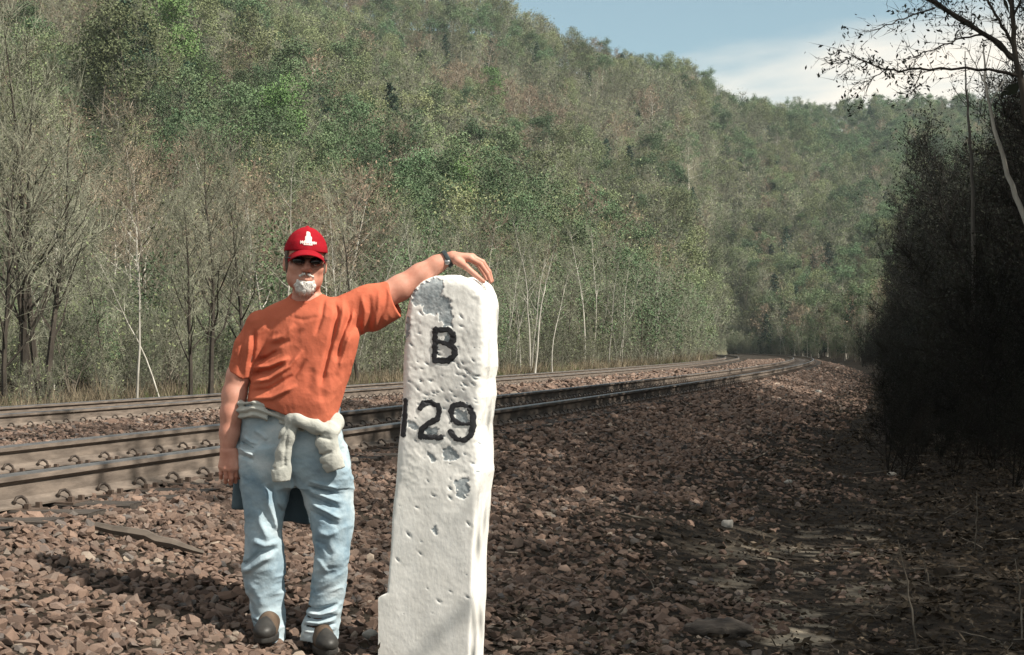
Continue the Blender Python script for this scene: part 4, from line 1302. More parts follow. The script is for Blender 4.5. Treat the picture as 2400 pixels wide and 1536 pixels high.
def beard(X, Y, Z):
    A = np.abs(X)
    d = smin(ell(X, Y, Z, (0, -.064, -.108), (.038, .035, .031)), ell(X, Y, Z, (0, -.086, -.090), (.030, .014, .012)), .012)
    d = smin(d, cap(A, Y, Z, (.029, -.080, -.082), (.032, -.070, -.100), .006, .011), .010)
    d = smin(d, cap(A, Y, Z, (.006, -.105, -.0555), (.026, -.088, -.064), .0038, .0042), .004)
    d = smax(d, -cap(A, Y, Z, (0, -.112, -.0715), (.024, -.096, -.0695), .0085, .005), .003)
    return d + .0022 * vnoise(X * 2, Y * 2, Z, 120, 71) + .002 * vnoise(X, Y, Z, 60, 72)
_bv, _bf = surface_nets(hl(beard), HC + (-.09, -.18, -.18), HC + (.11, .02, -.03), .0024)
_r = np.random.default_rng(3); _p = _bv[_r.integers(0, len(_bv), 450)]
_c = _bv.mean(0) + np.array((0, .03, .035)); _dn = (_p - _c); _dn /= np.linalg.norm(_dn, axis=1, keepdims=True)
_dn = _dn * .8 + np.array((0, 0, -.75)) + _r.normal(0, .3, _p.shape)
_hv, _hf = cones(_p - _dn * .003, _p + _dn * _r.uniform(.006, .013, (len(_p), 1)), np.full(len(_p), .0011))
part('beard', [(_bv, _bf, 0), (_hv, _hf, 0)], [M['beard']])
def hair(X, Y, Z):
    d = ell(X, Y, Z, (0, .022, .020), (.083, .100, .098))
    d = smax(d, -.060 - Z + .35 * np.clip(-Y, -.1, .1), .01)
    d = np.maximum(d, Z - .05)
    side = np.clip(-.012 - Y, -1, 1)
    d = np.maximum(d, side)
    sb = cap(np.abs(X), Y, Z, (.077, -.020, .03), (.071, -.020, -.045), .010, .007)
    d = smin(d, sb, .006)
    d = smax(d, -ell(np.abs(X), Y, Z, (.088, .012, -.012), (.016, .024, .032)), .004)
    return d + .002 * vnoise(X * 2, Y * 2, Z, 90, 73)
sdf_part('hair', hl(hair), HC + (-.13, -.12, -.14), HC + (.13, .16, .08), .003, M['hair'])
def watch(x, y, z):
    q = (x - WL[0]) * WLD[0] + (y - WL[1]) * WLD[1] + (z - WL[2]) * WLD[2]
    d = np.maximum(np.abs(chain(x, y, z, ARM_L[-2:] + [pt(1066, 600, .08, .029)]) - .003) - .0035, np.abs(q - .004) - .010)
    return d
wt = sdf_part('wrist_watch', watch, WL + (-.08, -.08, -.08), WL + (.08, .08, .08), .0025, M['band'])
fv = ell
wc = P(1048, 614, MY + .042)
sdf_part('watch_case', lambda x, y, z: ell(x, y, z, wc, (.014, .008, .014)), wc - .03, wc + .03, .0025, M['steel'], wt)
# ------------------------------------------------------------------ trees
def bark(name, a, b_, vary=.25):
    return mat(name, [a, b_], .9, 2.0, stretch=(3, 3, .6), vary=vary, spec=.1)
M['bark_grey'] = bark('grey_bark', (.11, .095, .075), (.24, .21, .17))
M['bark_dark'] = bark('dark_bark', (.030, .026, .022), (.08, .068, .056))
M['bark_black'] = bark('shaded_bark', (.010, .009, .008), (.024, .020, .017))  # the right bank's shade is put into this near-black bark colour
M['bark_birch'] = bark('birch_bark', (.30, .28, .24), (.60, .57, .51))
M['birch_shade'] = bark('shade_toned_birch_bark', (.05, .046, .04), (.12, .112, .10))  # birch bark with shade darkened into its colour
M['twig_grey'] = mat('grey_twigs', [(.15, .155, .115), (.245, .245, .185)], .9, .6, vary=.42, spec=.1, hue=.012)
M['twig_tan'] = mat('tan_twigs', [(.19, .15, .11), (.29, .24, .18)], .9, .6, vary=.22, spec=.1, hue=.01)
M['twig_red'] = mat('reddish_twigs', [(.16, .125, .095), (.25, .20, .155)], .9, .6, vary=.25, spec=.1, hue=.01)
M['twig_dark'] = mat('dark_twigs', [(.008, .007, .006), (.020, .017, .014)], .9, .6, vary=.3, spec=.1)  # deepened so the bank's shade sits in the twig colour
def leafmat(name, a, b_, vary=.42, hue=.02, tr=.25):
    m = mat(name, [a, b_], .7, .5, vary=vary, hue=hue, spec=.2)
    return m
M['leaf_bud'] = leafmat('yellow_green_buds', (.12, .145, .070), (.18, .205, .105))
M['leaf_green'] = leafmat('young_green_leaves', (.070, .112, .055), (.115, .165, .085))
M['leaf_pine'] = leafmat('evergreen_needles', (.012, .028, .018), (.032, .058, .034))
M['leaf_dark'] = leafmat('dark_bank_leaves', (.008, .011, .006), (.020, .023, .012))  # leaf colour carries the shade and backlight of the right side
M['leaf_tan'] = leafmat('old_tan_leaves', (.16, .115, .075), (.25, .19, .13))

def grow(seed, H=10.0, r0=.12, base=.35, n1=16, n2=5, n3=5, up=.55, spread=.34, twig_r=.010, lean=(0, 0), forks=1, fork_h=.05, l3=.10, wander=.05, top_bare=0.0):
    """returns wood segments, twig segments and twig tips of a leafless tree"""
    rg = np.random.default_rng(seed)
    W, T, tips = [], [], []
    stems = []
    for fk in range(forks):
        off = rg.normal(0, .02 * H, 2) if forks > 1 else np.zeros(2)
        tilt = np.array(lean) + (rg.normal(0, .13, 2) if forks > 1 else rg.normal(0, .02, 2))
        h = H * (rg.uniform(.75, 1.0) if forks > 1 else 1)
        k = 9
        p = np.array([off[0] * .3, off[1] * .3, -.25]); pts = [p]
        d = np.array([tilt[0], tilt[1], 1.0])
        for i in range(k):
            d = d + np.append(rg.normal(0, wander, 2), 0)
            d = d / np.linalg.norm(d); p = p + d * (h + .25) / k; pts.append(p)
        stems.append((np.array(pts), h))
    for pts, h in stems:
        k = len(pts) - 1
        rad = r0 * (1 - np.linspace(0, 1, k + 1) ** .85 * .93) / (1.25 if forks > 1 else 1)
        rad[0] *= 1.25
        for i in range(k):
            W.append((pts[i], pts[i+1], rad[i], rad[i+1], 6))
        for a in range(n1):
            s = base + (1 - base) * (a + rg.uniform(0, 1)) / n1
            s = min(s, .985)
            q = s * k; i = min(int(q), k - 1); f = q - i
            o = pts[i] * (1 - f) + pts[i+1] * f; rr0 = max((rad[i] * (1 - f) + rad[i+1] * f) * .55, twig_r * 1.2)
            ang = a * 2.4 + rg.normal(0, .4)
            L1 = h * spread * (1 - .72 * ((s - base) / (1 - base)) ** 1.3) * rg.uniform(.7, 1.15)
            d = np.array([math.cos(ang), math.sin(ang), up + rg.normal(0, .18)]); d /= np.linalg.norm(d)
            c = [o]
            for j in range(4):
                d = d + np.array([rg.normal(0, .13), rg.normal(0, .13), .10 * (up > 0) + rg.normal(0, .07)]); d /= np.linalg.norm(d)
                c.append(c[-1] + d * L1 / 4)
            for j in range(4):
                W.append((c[j], c[j+1], rr0 * (1 - j * .23), rr0 * (1 - (j + 1) * .23), 3))
            for b2 in range(n2):
                s2 = .25 + .75 * (b2 + rg.uniform(0, 1)) / n2
                q2 = min(s2 * 4, 3.99); j = int(q2); o2 = c[j] + (c[j+1] - c[j]) * (q2 - j)
                dd = (c[j+1] - c[j]); dd = dd / np.linalg.norm(dd)
                d2 = dd * .7 + rg.normal(0, .55, 3) + np.array([0, 0, .25]); d2 /= np.linalg.norm(d2)
                L2 = L1 * rg.uniform(.25, .5)
                m1 = o2 + d2 * L2 * .5; d2b = d2 + rg.normal(0, .2, 3) + np.array([0, 0, .12]); d2b /= np.linalg.norm(d2b)
                e2 = m1 + d2b * L2 * .5
                T.append((o2, m1, max(rr0 * .35, twig_r)))
                T.append((m1 - d2b * .02, e2, max(rr0 * .25, twig_r * .9)))
                for b3 in range(n3):
                    f3 = rg.uniform(.15, 1)
                    o3 = o2 + (e2 - o2) * f3
                    d3 = d2b * .6 + rg.normal(0, .6, 3) + np.array([0, 0, .3]); d3 /= np.linalg.norm(d3)
                    e3 = o3 + d3 * H * l3 * rg.uniform(.5, 1.1)
                    T.append((o3, e3, twig_r)); tips.append(o3 + (e3 - o3) * rg.uniform(.4, 1)); tips.append(e3)
    return W, T, np.array(tips)

def tree_chunks(W, T, leaves, mats, rg, lsize, lmat=2):
    P0 = np.array([w[0] for w in W]); P1 = np.array([w[1] for w in W]); r0 = np.array([w[2] for w in W]); r1 = np.array([w[3] for w in W]); sd = np.array([w[4] for w in W])
    tr = []
    for s in (3, 6):
        k = sd == s
        if k.any():
            V, F = tubes(P0[k], P1[k], r0[k], r1[k], s); tr.append((V, F, 0))
    cr = []
    if T:
        V, F = cones([t[0] for t in T], [t[1] for t in T], [t[2] for t in T]); cr.append((V, F, 0))
    if leaves is not None and len(leaves):
        V, F = leafquads(leaves, lsize * rg.uniform(.6, 1.3, len(leaves)), rg, 1.2); cr.append((V, F, 1))
    return tr, cr

class Kind:
    pass
def make_kind(label, seeds, bark_m, twig_m, leaf_m, nleaf=0, lsize=.1, jitter=.15, clump=0, **kw):
    out = []
    for sdd in seeds:
        rg = np.random.default_rng(sdd + 5000)
        W, T, tips = grow(sdd, **kw)
        lv = None
        if nleaf:
            pick = tips[rg.integers(0, len(tips), nleaf)]
            if clump:                                     # leaves gather in clumps on the outside of the crown
                rad_ = np.linalg.norm(tips[:, :2], axis=1) + .35 * (tips[:, 2] - np.median(tips[:, 2]))
                outer = tips[np.argsort(-rad_)[:int(len(tips) * .6)]]
                cc = outer[rg.integers(0, len(outer), clump)]
                pick = cc[rg.integers(0, clump, nleaf)] + rg.normal(0, .42, (nleaf, 3)) * np.array([1, 1, .7])
            lv = pick + rg.normal(0, jitter, (nleaf, 3))
        tr, cr = tree_chunks(W, T, lv, None, rg, lsize)
        k = Kind()
        k.trunk = build_mesh('trunk', tr, [bark_m])
        k.crown = build_mesh('crown', cr, [twig_m, leaf_m])
        k.whole = build_mesh('tree', [(V, F, 0) for V, F, m in tr] + [(V, F, m + 1) for V, F, m in cr], [bark_m, twig_m, leaf_m])
        k.label = label
        out.append(k)
    return out

def conifer(seeds, H=11.0):
    out = []
    for sdd in seeds:
        rg = np.random.default_rng(sdd)
        W = [(np.array([0, 0, -.3 + i * H / 8.0]), np.array([0, 0, -.3 + (i + 1) * H / 8.0]), .16 * (1 - i / 8.2), .16 * (1 - (i + 1) / 8.2), 6) for i in range(8)]
        C = []; T = []
        for i in range(90):
            s = .12 + .86 * (i / 90.); a = i * 2.4 + rg.normal(0, .3)
            L_ = H * .26 * (1 - s) ** .8 * rg.uniform(.7, 1.15) + .2
            o = np.array([0, 0, s * H]); e = o + np.array([math.cos(a) * L_, math.sin(a) * L_, -L_ * .15 + rg.normal(0, .1)])
            T.append((o, e, .02))
            m_ = int(6 + 14 * L_)
            f = rg.uniform(.2, 1.05, m_)[:, None]
            C.append(o + (e - o) * f + rg.normal(0, .10 + .03 * L_, (m_, 3)))
        C = np.concatenate(C)
        tr, cr = tree_chunks(W, T, C, None, rg, .16)
        k = Kind(); k.trunk = build_mesh('trunk', tr, [M['bark_dark']]); k.crown = build_mesh('crown', cr, [M['twig_dark'], M['leaf_pine']])
        k.whole = build_mesh('tree', [(V, F, 0) for V, F, m in tr] + [(V, F, m + 1) for V, F, m in cr], [M['bark_dark'], M['twig_dark'], M['leaf_pine']])
        k.label = 'dark evergreen tree'
        out.append(k)
    return out

HILLK = {
 'bare': make_kind('leafless grey tree', (1, 2, 3), M['bark_grey'], M['twig_grey'], M['leaf_bud'], 160, .09, .3, H=11, n1=20, n2=6, n3=5, twig_r=.015, spread=.36, base=.3, l3=.11),
 'tan': make_kind('pale tan leafless tree', (11, 12), M['bark_birch'], M['twig_tan'], M['leaf_tan'], 260, .08, .3, H=11, n1=20, n2=6, n3=5, twig_r=.014, spread=.38, base=.32, l3=.11),
 'red': make_kind('reddish budding tree', (21, 22), M['bark_grey'], M['twig_red'], M['leaf_tan'], 420, .09, .35, H=10.5, n1=19, n2=6, n3=5, twig_r=.014, spread=.38, base=.3, l3=.11),
 'bud': make_kind('yellow green budding tree', (31, 32, 33), M['bark_grey'], M['twig_grey'], M['leaf_bud'], 2100, .085, .12, 50, H=11, n1=18, n2=6, n3=4, twig_r=.012, spread=.36, base=.28),
 'green': make_kind('young green leafed tree', (41, 42, 43), M['bark_grey'], M['twig_grey'], M['leaf_green'], 3200, .10, .12, 50, H=11, n1=18, n2=6, n3=4, twig_r=.012, spread=.36, base=.22),
 'pine': conifer((51, 52)),
}
FARK = {
 'bare': make_kind('x', (101, 102, 103), M['bark_grey'], M['twig_grey'], M['leaf_bud'], 220, .16, .4, H=11, n1=20, n2=6, n3=4, twig_r=.030, spread=.31, base=.25, l3=.11),
 'tan': make_kind('x', (111, 112), M['bark_birch'], M['twig_tan'], M['leaf_tan'], 240, .15, .4, H=11, n1=20, n2=6, n3=4, twig_r=.028, spread=.33, base=.28, l3=.11),
 'red': make_kind('x', (121, 122), M['bark_grey'], M['twig_red'], M['leaf_tan'], 260, .16, .4, H=10.5, n1=19, n2=6, n3=4, twig_r=.028, spread=.33, base=.25, l3=.11),
 'bud': make_kind('x', (131, 132, 133), M['bark_grey'], M['twig_grey'], M['leaf_bud'], 2800, .10, .12, 46, H=11, n1=18, n2=6, n3=4, twig_r=.022, spread=.37, base=.22),
 'green': make_kind('x', (141, 142, 143), M['bark_birch'], M['twig_grey'], M['leaf_green'], 4200, .11, .12, 46, H=11, n1=18, n2=6, n3=4, twig_r=.022, spread=.38, base=.2),
 'pine': HILLK['pine'],
}
EDGEK = {
 'pole': make_kind('slim pale pole tree', (61, 62, 63, 64), M['bark_birch'], M['twig_grey'], M['leaf_bud'], 120, .05, .2, H=9, r0=.055, n1=13, n2=4, n3=5, twig_r=.007, spread=.20, base=.45, up=.9, l3=.09, wander=.07),
 'darkpole': make_kind('slim dark bare tree', (71, 72, 73), M['bark_dark'], M['twig_grey'], M['leaf_bud'], 160, .05, .2, H=9, r0=.075, n1=17, n2=5, n3=6, twig_r=.008, spread=.27, base=.25, up=1.0, l3=.10, wander=.05),
 'brush': make_kind('tangled grey brush', (81, 82, 83), M['bark_grey'], M['twig_grey'], M['leaf_bud'], 260, .045, .2, H=3.2, r0=.03, n1=12, n2=5, n3=5, twig_r=.006, spread=.4, base=.08, up=.9, l3=.14, forks=3),
 'green': make_kind('green leafing understory tree', (91, 92), M['bark_grey'], M['twig_grey'], M['leaf_green'], 1500, .055, .22, H=5, r0=.05, n1=16, n2=5, n3=4, twig_r=.007, spread=.32, base=.12, up=.7),
}
def plant(k, loc, rot, s, name='tree', sz=None, **props):
    root = empty(name, loc, **props)
    root.rotation_euler = rot; root.scale = (s, s, s * (sz or 1))
    obj('trunk', k.trunk, root); obj('crown', k.crown, root)
    return root

rg = np.random.default_rng(77)
# ---- candidate places on the slope
cand = []
N_ = 60000
u = rg.uniform(-.40, .40, N_)
rf, rr = np.interp(u, _HU, _HF), np.interp(u, _RU, _RR)
r = np.sqrt(rg.uniform(rf ** 2, (rr + 25) ** 2))
yy = r / np.sqrt(1 + u * u); xx = u * yy
# thin to a spacing that grows with distance
cell = {}
keep = []
for i in np.argsort(r):
    sp = min(3.5 + r[i] * .0045, 5.2)
    c = (int(xx[i] // sp), int(yy[i] // sp))
    if c in cell or any((c[0] + a, c[1] + b_) in cell and (cell[c[0] + a, c[1] + b_][0] - xx[i]) ** 2 + (cell[c[0] + a, c[1] + b_][1] - yy[i]) ** 2 < sp * sp * .45 for a in (-1, 0, 1) for b_ in (-1, 0, 1)):
        continue
    cell[c] = (xx[i], yy[i]); keep.append(i)
xx, yy, r, u = xx[keep], yy[keep], r[keep], u[keep]
zz = ground_z(xx, yy)
# what grows where: broad drifts of green, bare and reddish wood
g1 = vnoise(xx, yy, 0, 1 / 60., 91) + .5 * vnoise(xx, yy, 0, 1 / 24., 92)
g2 = vnoise(xx, yy, 3, 1 / 70., 93) + .4 * vnoise(xx, yy, 3, 1 / 25., 94)
right = np.clip((u + .05) / .2, 0, 1)                     # greener round the bend
rf_ = np.interp(u, _HU, _HF)
kinds = []
for i in range(len(xx)):
    q = g1[i] + .58 * right[i] + .10 - .5 * np.clip((rf_[i] + 45 - r[i]) / 45, 0, 1) + rg.normal(0, .36)
    if q > .62: k = 'green'
    elif q > .22: k = 'bud'
    elif g2[i] + rg.normal(0, .3) > .45: k = 'red' if rg.uniform() < .5 else 'tan'
    else: k = 'bare'
    if rg.uniform() < .035 + .05 * right[i] * (q > .2): k = 'pine'
    if rg.uniform() < .05: k = 'tan'
    kinds.append(k)
vari = rg.integers(0, 100, len(xx))
sz = rg.uniform(.68, 1.12, len(xx)) * np.clip(.62 + r / 600, .65, 1.0)
GR = ('bare', 'tan', 'red', 'bud', 'green', 'pine')
allk = [k for g in GR for k in HILLK[g]] + [k for g in GR for k in FARK[g]]
N1 = sum(len(HILLK[g]) for g in GR)
base_i = {}
c = 0
for g in ('bare', 'tan', 'red', 'bud', 'green', 'pine'):
    base_i[g] = c; c += len(HILLK[g])
kidx = np.array([base_i[k] + vari[i] % len(HILLK[k]) for i, k in enumerate(kinds)])
kidx = np.where(r > 170, kidx + N1, kidx)
vis = (np.abs(u) < .305)
near = np.argsort(np.where(vis, r - 22 * sz, 1e6))[:150]
isnear = np.zeros(len(xx), bool); isnear[near] = True
def region(x, y):
    px = 1200 + 4000 * x / y
    return ('at the far left' if px < 330 else 'just left of the man' if px < 560 else 'behind the man' if px < 830 else 'between the man and the milestone' if px < 950 else 'behind the milestone' if px < 1170
            else 'just right of the milestone' if px < 1420 else 'right of the forked birch' if px < 1660 else 'near the far bend of the tracks')
where_ = {'bare': 'leafless grey tree at the foot of the wooded slope', 'tan': 'pale tan tree at the foot of the wooded slope', 'red': 'reddish budding tree at the foot of the wooded slope',
          'bud': 'yellow green budding tree at the foot of the wooded slope', 'green': 'young green leafed tree at the foot of the wooded slope', 'pine': 'dark evergreen at the foot of the wooded slope'}
grp_ = {'bare': 'leafless grey trees low on the slope', 'tan': 'pale tan trees low on the slope', 'red': 'reddish budding trees low on the slope', 'bud': 'yellow green budding trees low on the slope', 'green': 'young green trees low on the slope', 'pine': 'evergreens low on the slope'}
nm_ = {'bare': 'bare_tree', 'tan': 'tan_tree', 'red': 'budding_tree', 'bud': 'budding_tree', 'green': 'leafy_tree', 'pine': 'evergreen_tree'}
for i in near:
    plant(allk[kidx[i]], (xx[i], yy[i], zz[i]), (rg.normal(0, .03), rg.normal(0, .03), rg.uniform(0, 6.28)), sz[i], nm_[kinds[i]], label=where_[kinds[i]].replace('at the foot of the wooded slope', 'low on the slope ' + region(xx[i], yy[i])), category='tree', group=grp_[kinds[i]] + ' ' + region(xx[i], yy[i]))
f = ~isnear
scatter('forest', np.stack([xx, yy, zz], 1)[f], np.stack([rg.normal(0, .03, f.sum()), rg.normal(0, .03, f.sum()), rg.uniform(0, 6.28, f.sum())], 1), sz[f], kidx[f], [k.whole for k in allk], None,
        kind='stuff', label='mixed spring forest covering the hillside up to the ridge', category='forest')

# ---- the fringe of slim trees just beyond the far track
edge = []
for i in range(9000):
    t = 14 + 215 * rg.uniform() ** 1.2; nl = 16.0 + rg.gamma(1.5, 5.0)
    x, y = world_xy(t, nl)
    d = math.hypot(x, y)
    if abs(x / y) > .33 or d > np.interp(x / y, _HU, _HF) + 22:
        continue
    sp = (1.1 + d * .012) if x / y < -.12 else (.95 + d * .008) if x / y < 0 else (.55 + d * .009)
    if any((x - e[0]) ** 2 + (y - e[1]) ** 2 < sp * sp for e in edge):
        continue
    edge.append((float(x), float(y), d))
edge.sort(key=lambda e: e[2])
lab = {'pole': ('slender_tree', 'slim pale stemmed tree in the fringe beyond the far track', 'slim pale trees beyond the far track'),
       'darkpole': ('slender_tree', 'slim dark stemmed bare tree in the fringe beyond the far track', 'slim dark trees beyond the far track'),
       'brush': ('brush', 'tangled leafless brush in the fringe beyond the far track', 'leafless brush beyond the far track'),
       'green': ('leafing_shrub', 'small tree with fresh green leaves beyond the far track', 'small green trees beyond the far track')}
ep, er, es, ei = [], [], [], []
ek = [k for g in ('pole', 'darkpole', 'brush', 'green') for k in EDGEK[g]]
eb = {'pole': 0, 'darkpole': 4, 'brush': 7, 'green': 10}
n_obj = 0
for (x, y, d) in edge:
    left = np.clip((.02 - x / y) / .2, 0, 1)
    q = rg.uniform()
    k = 'brush' if q < .40 + .25 * left else 'green' if q < .50 + .25 * left else ('darkpole' if rg.uniform() < .25 + .5 * left else 'pole')
    v = int(rg.integers(0, len(EDGEK[k])))
    s = rg.uniform(.55, 1.0) * (.60 if d < 45 else .72 if d < 70 else .85)
    if k in ('brush', 'green'):
        s = rg.uniform(.6, 1.1)
    if x / y < -.15 and d < 44:                        # open ground in front of the tall trees at the left
        k = 'brush'; v = int(rg.integers(0, 3)); s = rg.uniform(.25, .5)
    rot = (rg.normal(0, .04), .05 + rg.normal(0, .05), rg.uniform(0, 6.28))
    z = float(ground_z(x, y))
    if abs(x / y) < .305 and n_obj < 250:
        nme, lb, gr = lab[k]
        rgn = region(x, y); lb = lb.replace('in the fringe beyond the far track', 'beyond the far track').replace('beyond the far track', 'beyond the tracks ' + rgn); gr = gr.replace('beyond the far track', 'beyond the tracks ' + rgn)
        plant(EDGEK[k][v], (x, y, z), rot, s, nme, label=lb, category='tree' if k in ('pole', 'darkpole') else 'shrub', group=gr); n_obj += 1
    else:
        ep.append((x, y, z)); er.append(rot); es.append(s); ei.append(eb[k] + v)
if ep:
    scatter('distant_fringe_trees', np.array(ep), np.array(er), np.array(es), ei, [k.whole for k in ek], None, kind='stuff', label='far end of the fringe of slim trees along the track', category='trees')

# ---- the fringe closes in round the bend
bp, br, bs2, bi = [], [], [], []
for i in range(520):
    t = rg.uniform(85, 330); nl = 15.4 + rg.gamma(1.3, 2.2)
    x, y = map(float, world_xy(t, nl))
    k = rg.choice([0, 1, 2, 3, 7, 8, 9, 9, 8, 10, 11])
    bp.append((x, y, float(ground_z(x, y)) - .05)); br.append((rg.normal(0, .05), rg.normal(0, .05), rg.uniform(0, 6.28)))
    bs2.append(rg.uniform(.6, 1.0) * (1.5 if k >= 7 else .9)); bi.append(k)
for i in range(850):                                      # sunlit woods on the inside of the far curve
    t = rg.uniform(165, 480); nl = -1.6 - rg.gamma(1.6, 6.0)
    if i > 720:
        t = rg.uniform(350, 500); nl = rg.uniform(-12, 1)
    x, y = map(float, world_xy(t, nl))
    k = int(rg.choice([0, 1, 2, 3, 7, 8, 10, 11] + [12 + q for q in range(len(allk) - N1)])) if nl < -4 else int(rg.choice([7, 8, 9, 10, 11, 0, 1]))
    bp.append((x, y, float(ground_z(x, y)) - .05)); br.append((rg.normal(0, .05), rg.normal(0, .05), rg.uniform(0, 6.28)))
    bs2.append(rg.uniform(.6, .95) * (1.4 if 7 <= k < 12 else 1)); bi.append(k)
scatter('fringe_brush', np.array(bp), np.array(br), np.array(bs2), bi, [k.whole for k in ek] + [k.whole for k in allk[N1:]], None, kind='stuff', label='brush and thin trees crowding the outside of the bend', category='undergrowth')

# ---- undergrowth under the trees
n = 24000
uu = rg.uniform(-.34, .34, n); r0_ = np.interp(uu, _HU, _HF)
rr2 = r0_ - 14 + 130 * rg.uniform(size=n) ** 1.25
keep_ = rg.uniform(size=n) < np.clip(rr2 / 230, .12, 1); uu, rr2 = uu[keep_], rr2[keep_]
y = rr2 / np.sqrt(1 + uu * uu); x = uu * y
_, nl = line_coords(x, y); k = ((nl > 15.8) | (np.hypot(x, y) > np.interp(x / y, _HU, _HF) + 1)) & ~((x / y < -.13) & (np.hypot(x, y) < 46) & (rg.uniform(size=len(x)) < .85)); x, y = x[k], y[k]
kk = np.where(rg.uniform(size=len(x)) < .78, 7 + rg.integers(0, 3, len(x)), 10 + rg.integers(0, 2, len(x)))
scatter('undergrowth', np.stack([x, y, ground_z(x, y)], 1), np.stack([rg.normal(0, .06, len(x)), rg.normal(0, .06, len(x)), rg.uniform(0, 6.28, len(x))], 1),
        rg.uniform(.45, .95, len(x)) * np.where(kk >= 10, .6, 1) * np.clip(np.hypot(x, y) / 110, .8, 1.5), kk, [k.whole for k in ek], None, kind='stuff', label='leafless undergrowth under the trees on the lower slope', category='undergrowth')

# ---- trees one can single out
def placed(px, py_top, Y, kind, v, label, name='tree', H0=None, tilt=0.0, rz=0.0):
    """a tree whose foot stands on the ground under column px at distance Y and whose top reaches row py_top"""
    x = (px - 1200) / 4000 * Y; z = float(ground_z(x, Y))
    top = CZ + (820 - py_top) / 4000 * Y
    s = (top - z) / H0
    return plant(kind[v], (x, Y, z), (0, tilt, rz), s, name, label=label, category='tree')
big = make_kind('x', (201, 202, 203), M['bark_dark'], M['twig_grey'], M['leaf_bud'], 220, .035, .2, H=8, r0=.105, n1=24, n2=6, n3=6, twig_r=.008, spread=.34, base=.22, up=1.25, l3=.10, wander=.04)
multi = make_kind('x', (211,), M['bark_dark'], M['twig_grey'], M['leaf_bud'], 320, .035, .2, H=8, r0=.115, n1=16, n2=6, n3=6, twig_r=.006, spread=.34, base=.25, up=1.3, l3=.10, wander=.04, forks=3)
placed(60, 160, 33, big, 0, 'dark bare tree rising near the left edge behind the rails', 'bare_tree', 8.0)
placed(100, 60, 33.5, multi, 0, 'tallest dark bare tree, several stems fanning upward at left', 'bare_tree', 8.0, rz=1.0)
placed(10, 330, 31.5, big, 1, 'dark bare tree cut by the left edge of the photo', 'bare_tree', 8.0, .03)
placed(492, 330, 36, big, 2, 'dark bare tree standing just left of the man', 'bare_tree', 8.0)
placed(445, 470, 35, big, 1, 'lower dark tree left of the one beside the man', 'bare_tree', 8.0, -.05, 2.0)
placed(575, 420, 37, big, 0, 'dark bare tree partly hidden by the man', 'bare_tree', 8.0, .06, 3.0)
birch = make_kind('x', (221, 222), M['bark_birch'], M['twig_tan'], M['leaf_bud'], 80, .035, .2, H=7, r0=.058, n1=9, n2=4, n3=5, twig_r=.006, spread=.24, base=.55, up=1.5, l3=.10, wander=.05)
placed(322, 470, 34, birch, 0, 'white birch standing clear left of the man', 'birch_tree', 7.0, .02)
placed(380, 560, 34.3, EDGEK['pole'], 1, 'thin pale trunk leaning left against the white birch', 'slender_tree', 9.0, -.17)
placed(1252, 560, 62, birch, 1, 'forked white birch right of the milestone', 'birch_tree', 7.0, .06, 1.2)
placed(1296, 600, 64, EDGEK['pole'], 2, 'straight pale trunk right of the forked birch', 'slender_tree', 9.0, .03)
placed(1780, 640, 346, big, 2, 'dark forked dead looking tree at the far end of the tracks', 'bare_tree', 8.0, .1)
M['leaf_fresh'] = leafmat('fresh_leaves', (.085, .150, .050), (.13, .21, .075), vary=.1, hue=.005)
FRESH = make_kind('x', (401, 402), M['bark_grey'], M['twig_grey'], M['leaf_fresh'], 5200, .10, .12, 70, H=11, n1=18, n2=6, n3=4, twig_r=.02, spread=.36, base=.2)
BRIGHT = make_kind('x', (411, 412), M['bark_grey'], M['twig_grey'], M['leaf_bud'], 5200, .10, .12, 70, H=11, n1=18, n2=6, n3=4, twig_r=.02, spread=.36, base=.2)
def on_hill(px, py, k, size, label, name, y0=130):
    """stands where its crown shows at (px, py)"""
    Y = np.geomspace(y0, 700, 3000); x = (px - 1200) / 4000 * Y
    gap = CZ + (820 - py) / 4000 * Y - ground_z(x, Y)
    i = int(np.argmax((gap < .62 * 11 * size) & (np.hypot(x, Y) > max(y0, 25 + float(np.interp((px - 1200) / 4000, _HU, _HF))))))
    plant(k, (x[i], Y[i], float(ground_z(x[i], Y[i]))), (0, 0, rg.uniform(0, 6)), size, name, label=label, category='tree')
on_hill(290, 135, HILLK['pine'][0], 1.25, 'dark evergreen high on the hillside at upper left', 'evergreen_tree')
on_hill(340, 165, HILLK['pine'][1], 1.05, 'second dark evergreen on the upper left hillside, right of the first', 'evergreen_tree')
on_hill(385, 150, FRESH[0], 1.15, 'fresh green tree touching the two upper left evergreens', 'leafy_tree')
on_hill(330, 235, BRIGHT[1], 1.2, 'yellow green tree just below the two upper left evergreens', 'budding_tree')
on_hill(240, 320, BRIGHT[0], 1.1, 'yellow green tree low down at the left, under the evergreens', 'budding_tree')
on_hill(592, 335, FRESH[1], .95, 'small round bright green tree alone above the man', 'leafy_tree')
on_hill(1690, 420, BRIGHT[0], 1.1, 'bright yellow green tree on the right hillside above the bend', 'budding_tree')
on_hill(1140, 235, FRESH[0], 1.1, 'fresh green tree on the hillside above the milestone', 'leafy_tree')
on_hill(1010, 520, FRESH[1], .8, 'fresh green tree just above the hand on the milestone', 'leafy_tree')
on_hill(1420, 380, HILLK['pine'][1], 1.1, 'dark evergreen right of centre on the hillside', 'evergreen_tree')
on_hill(1475, 395, HILLK['pine'][0], 1.1, 'dark evergreen beside the one right of centre', 'evergreen_tree')

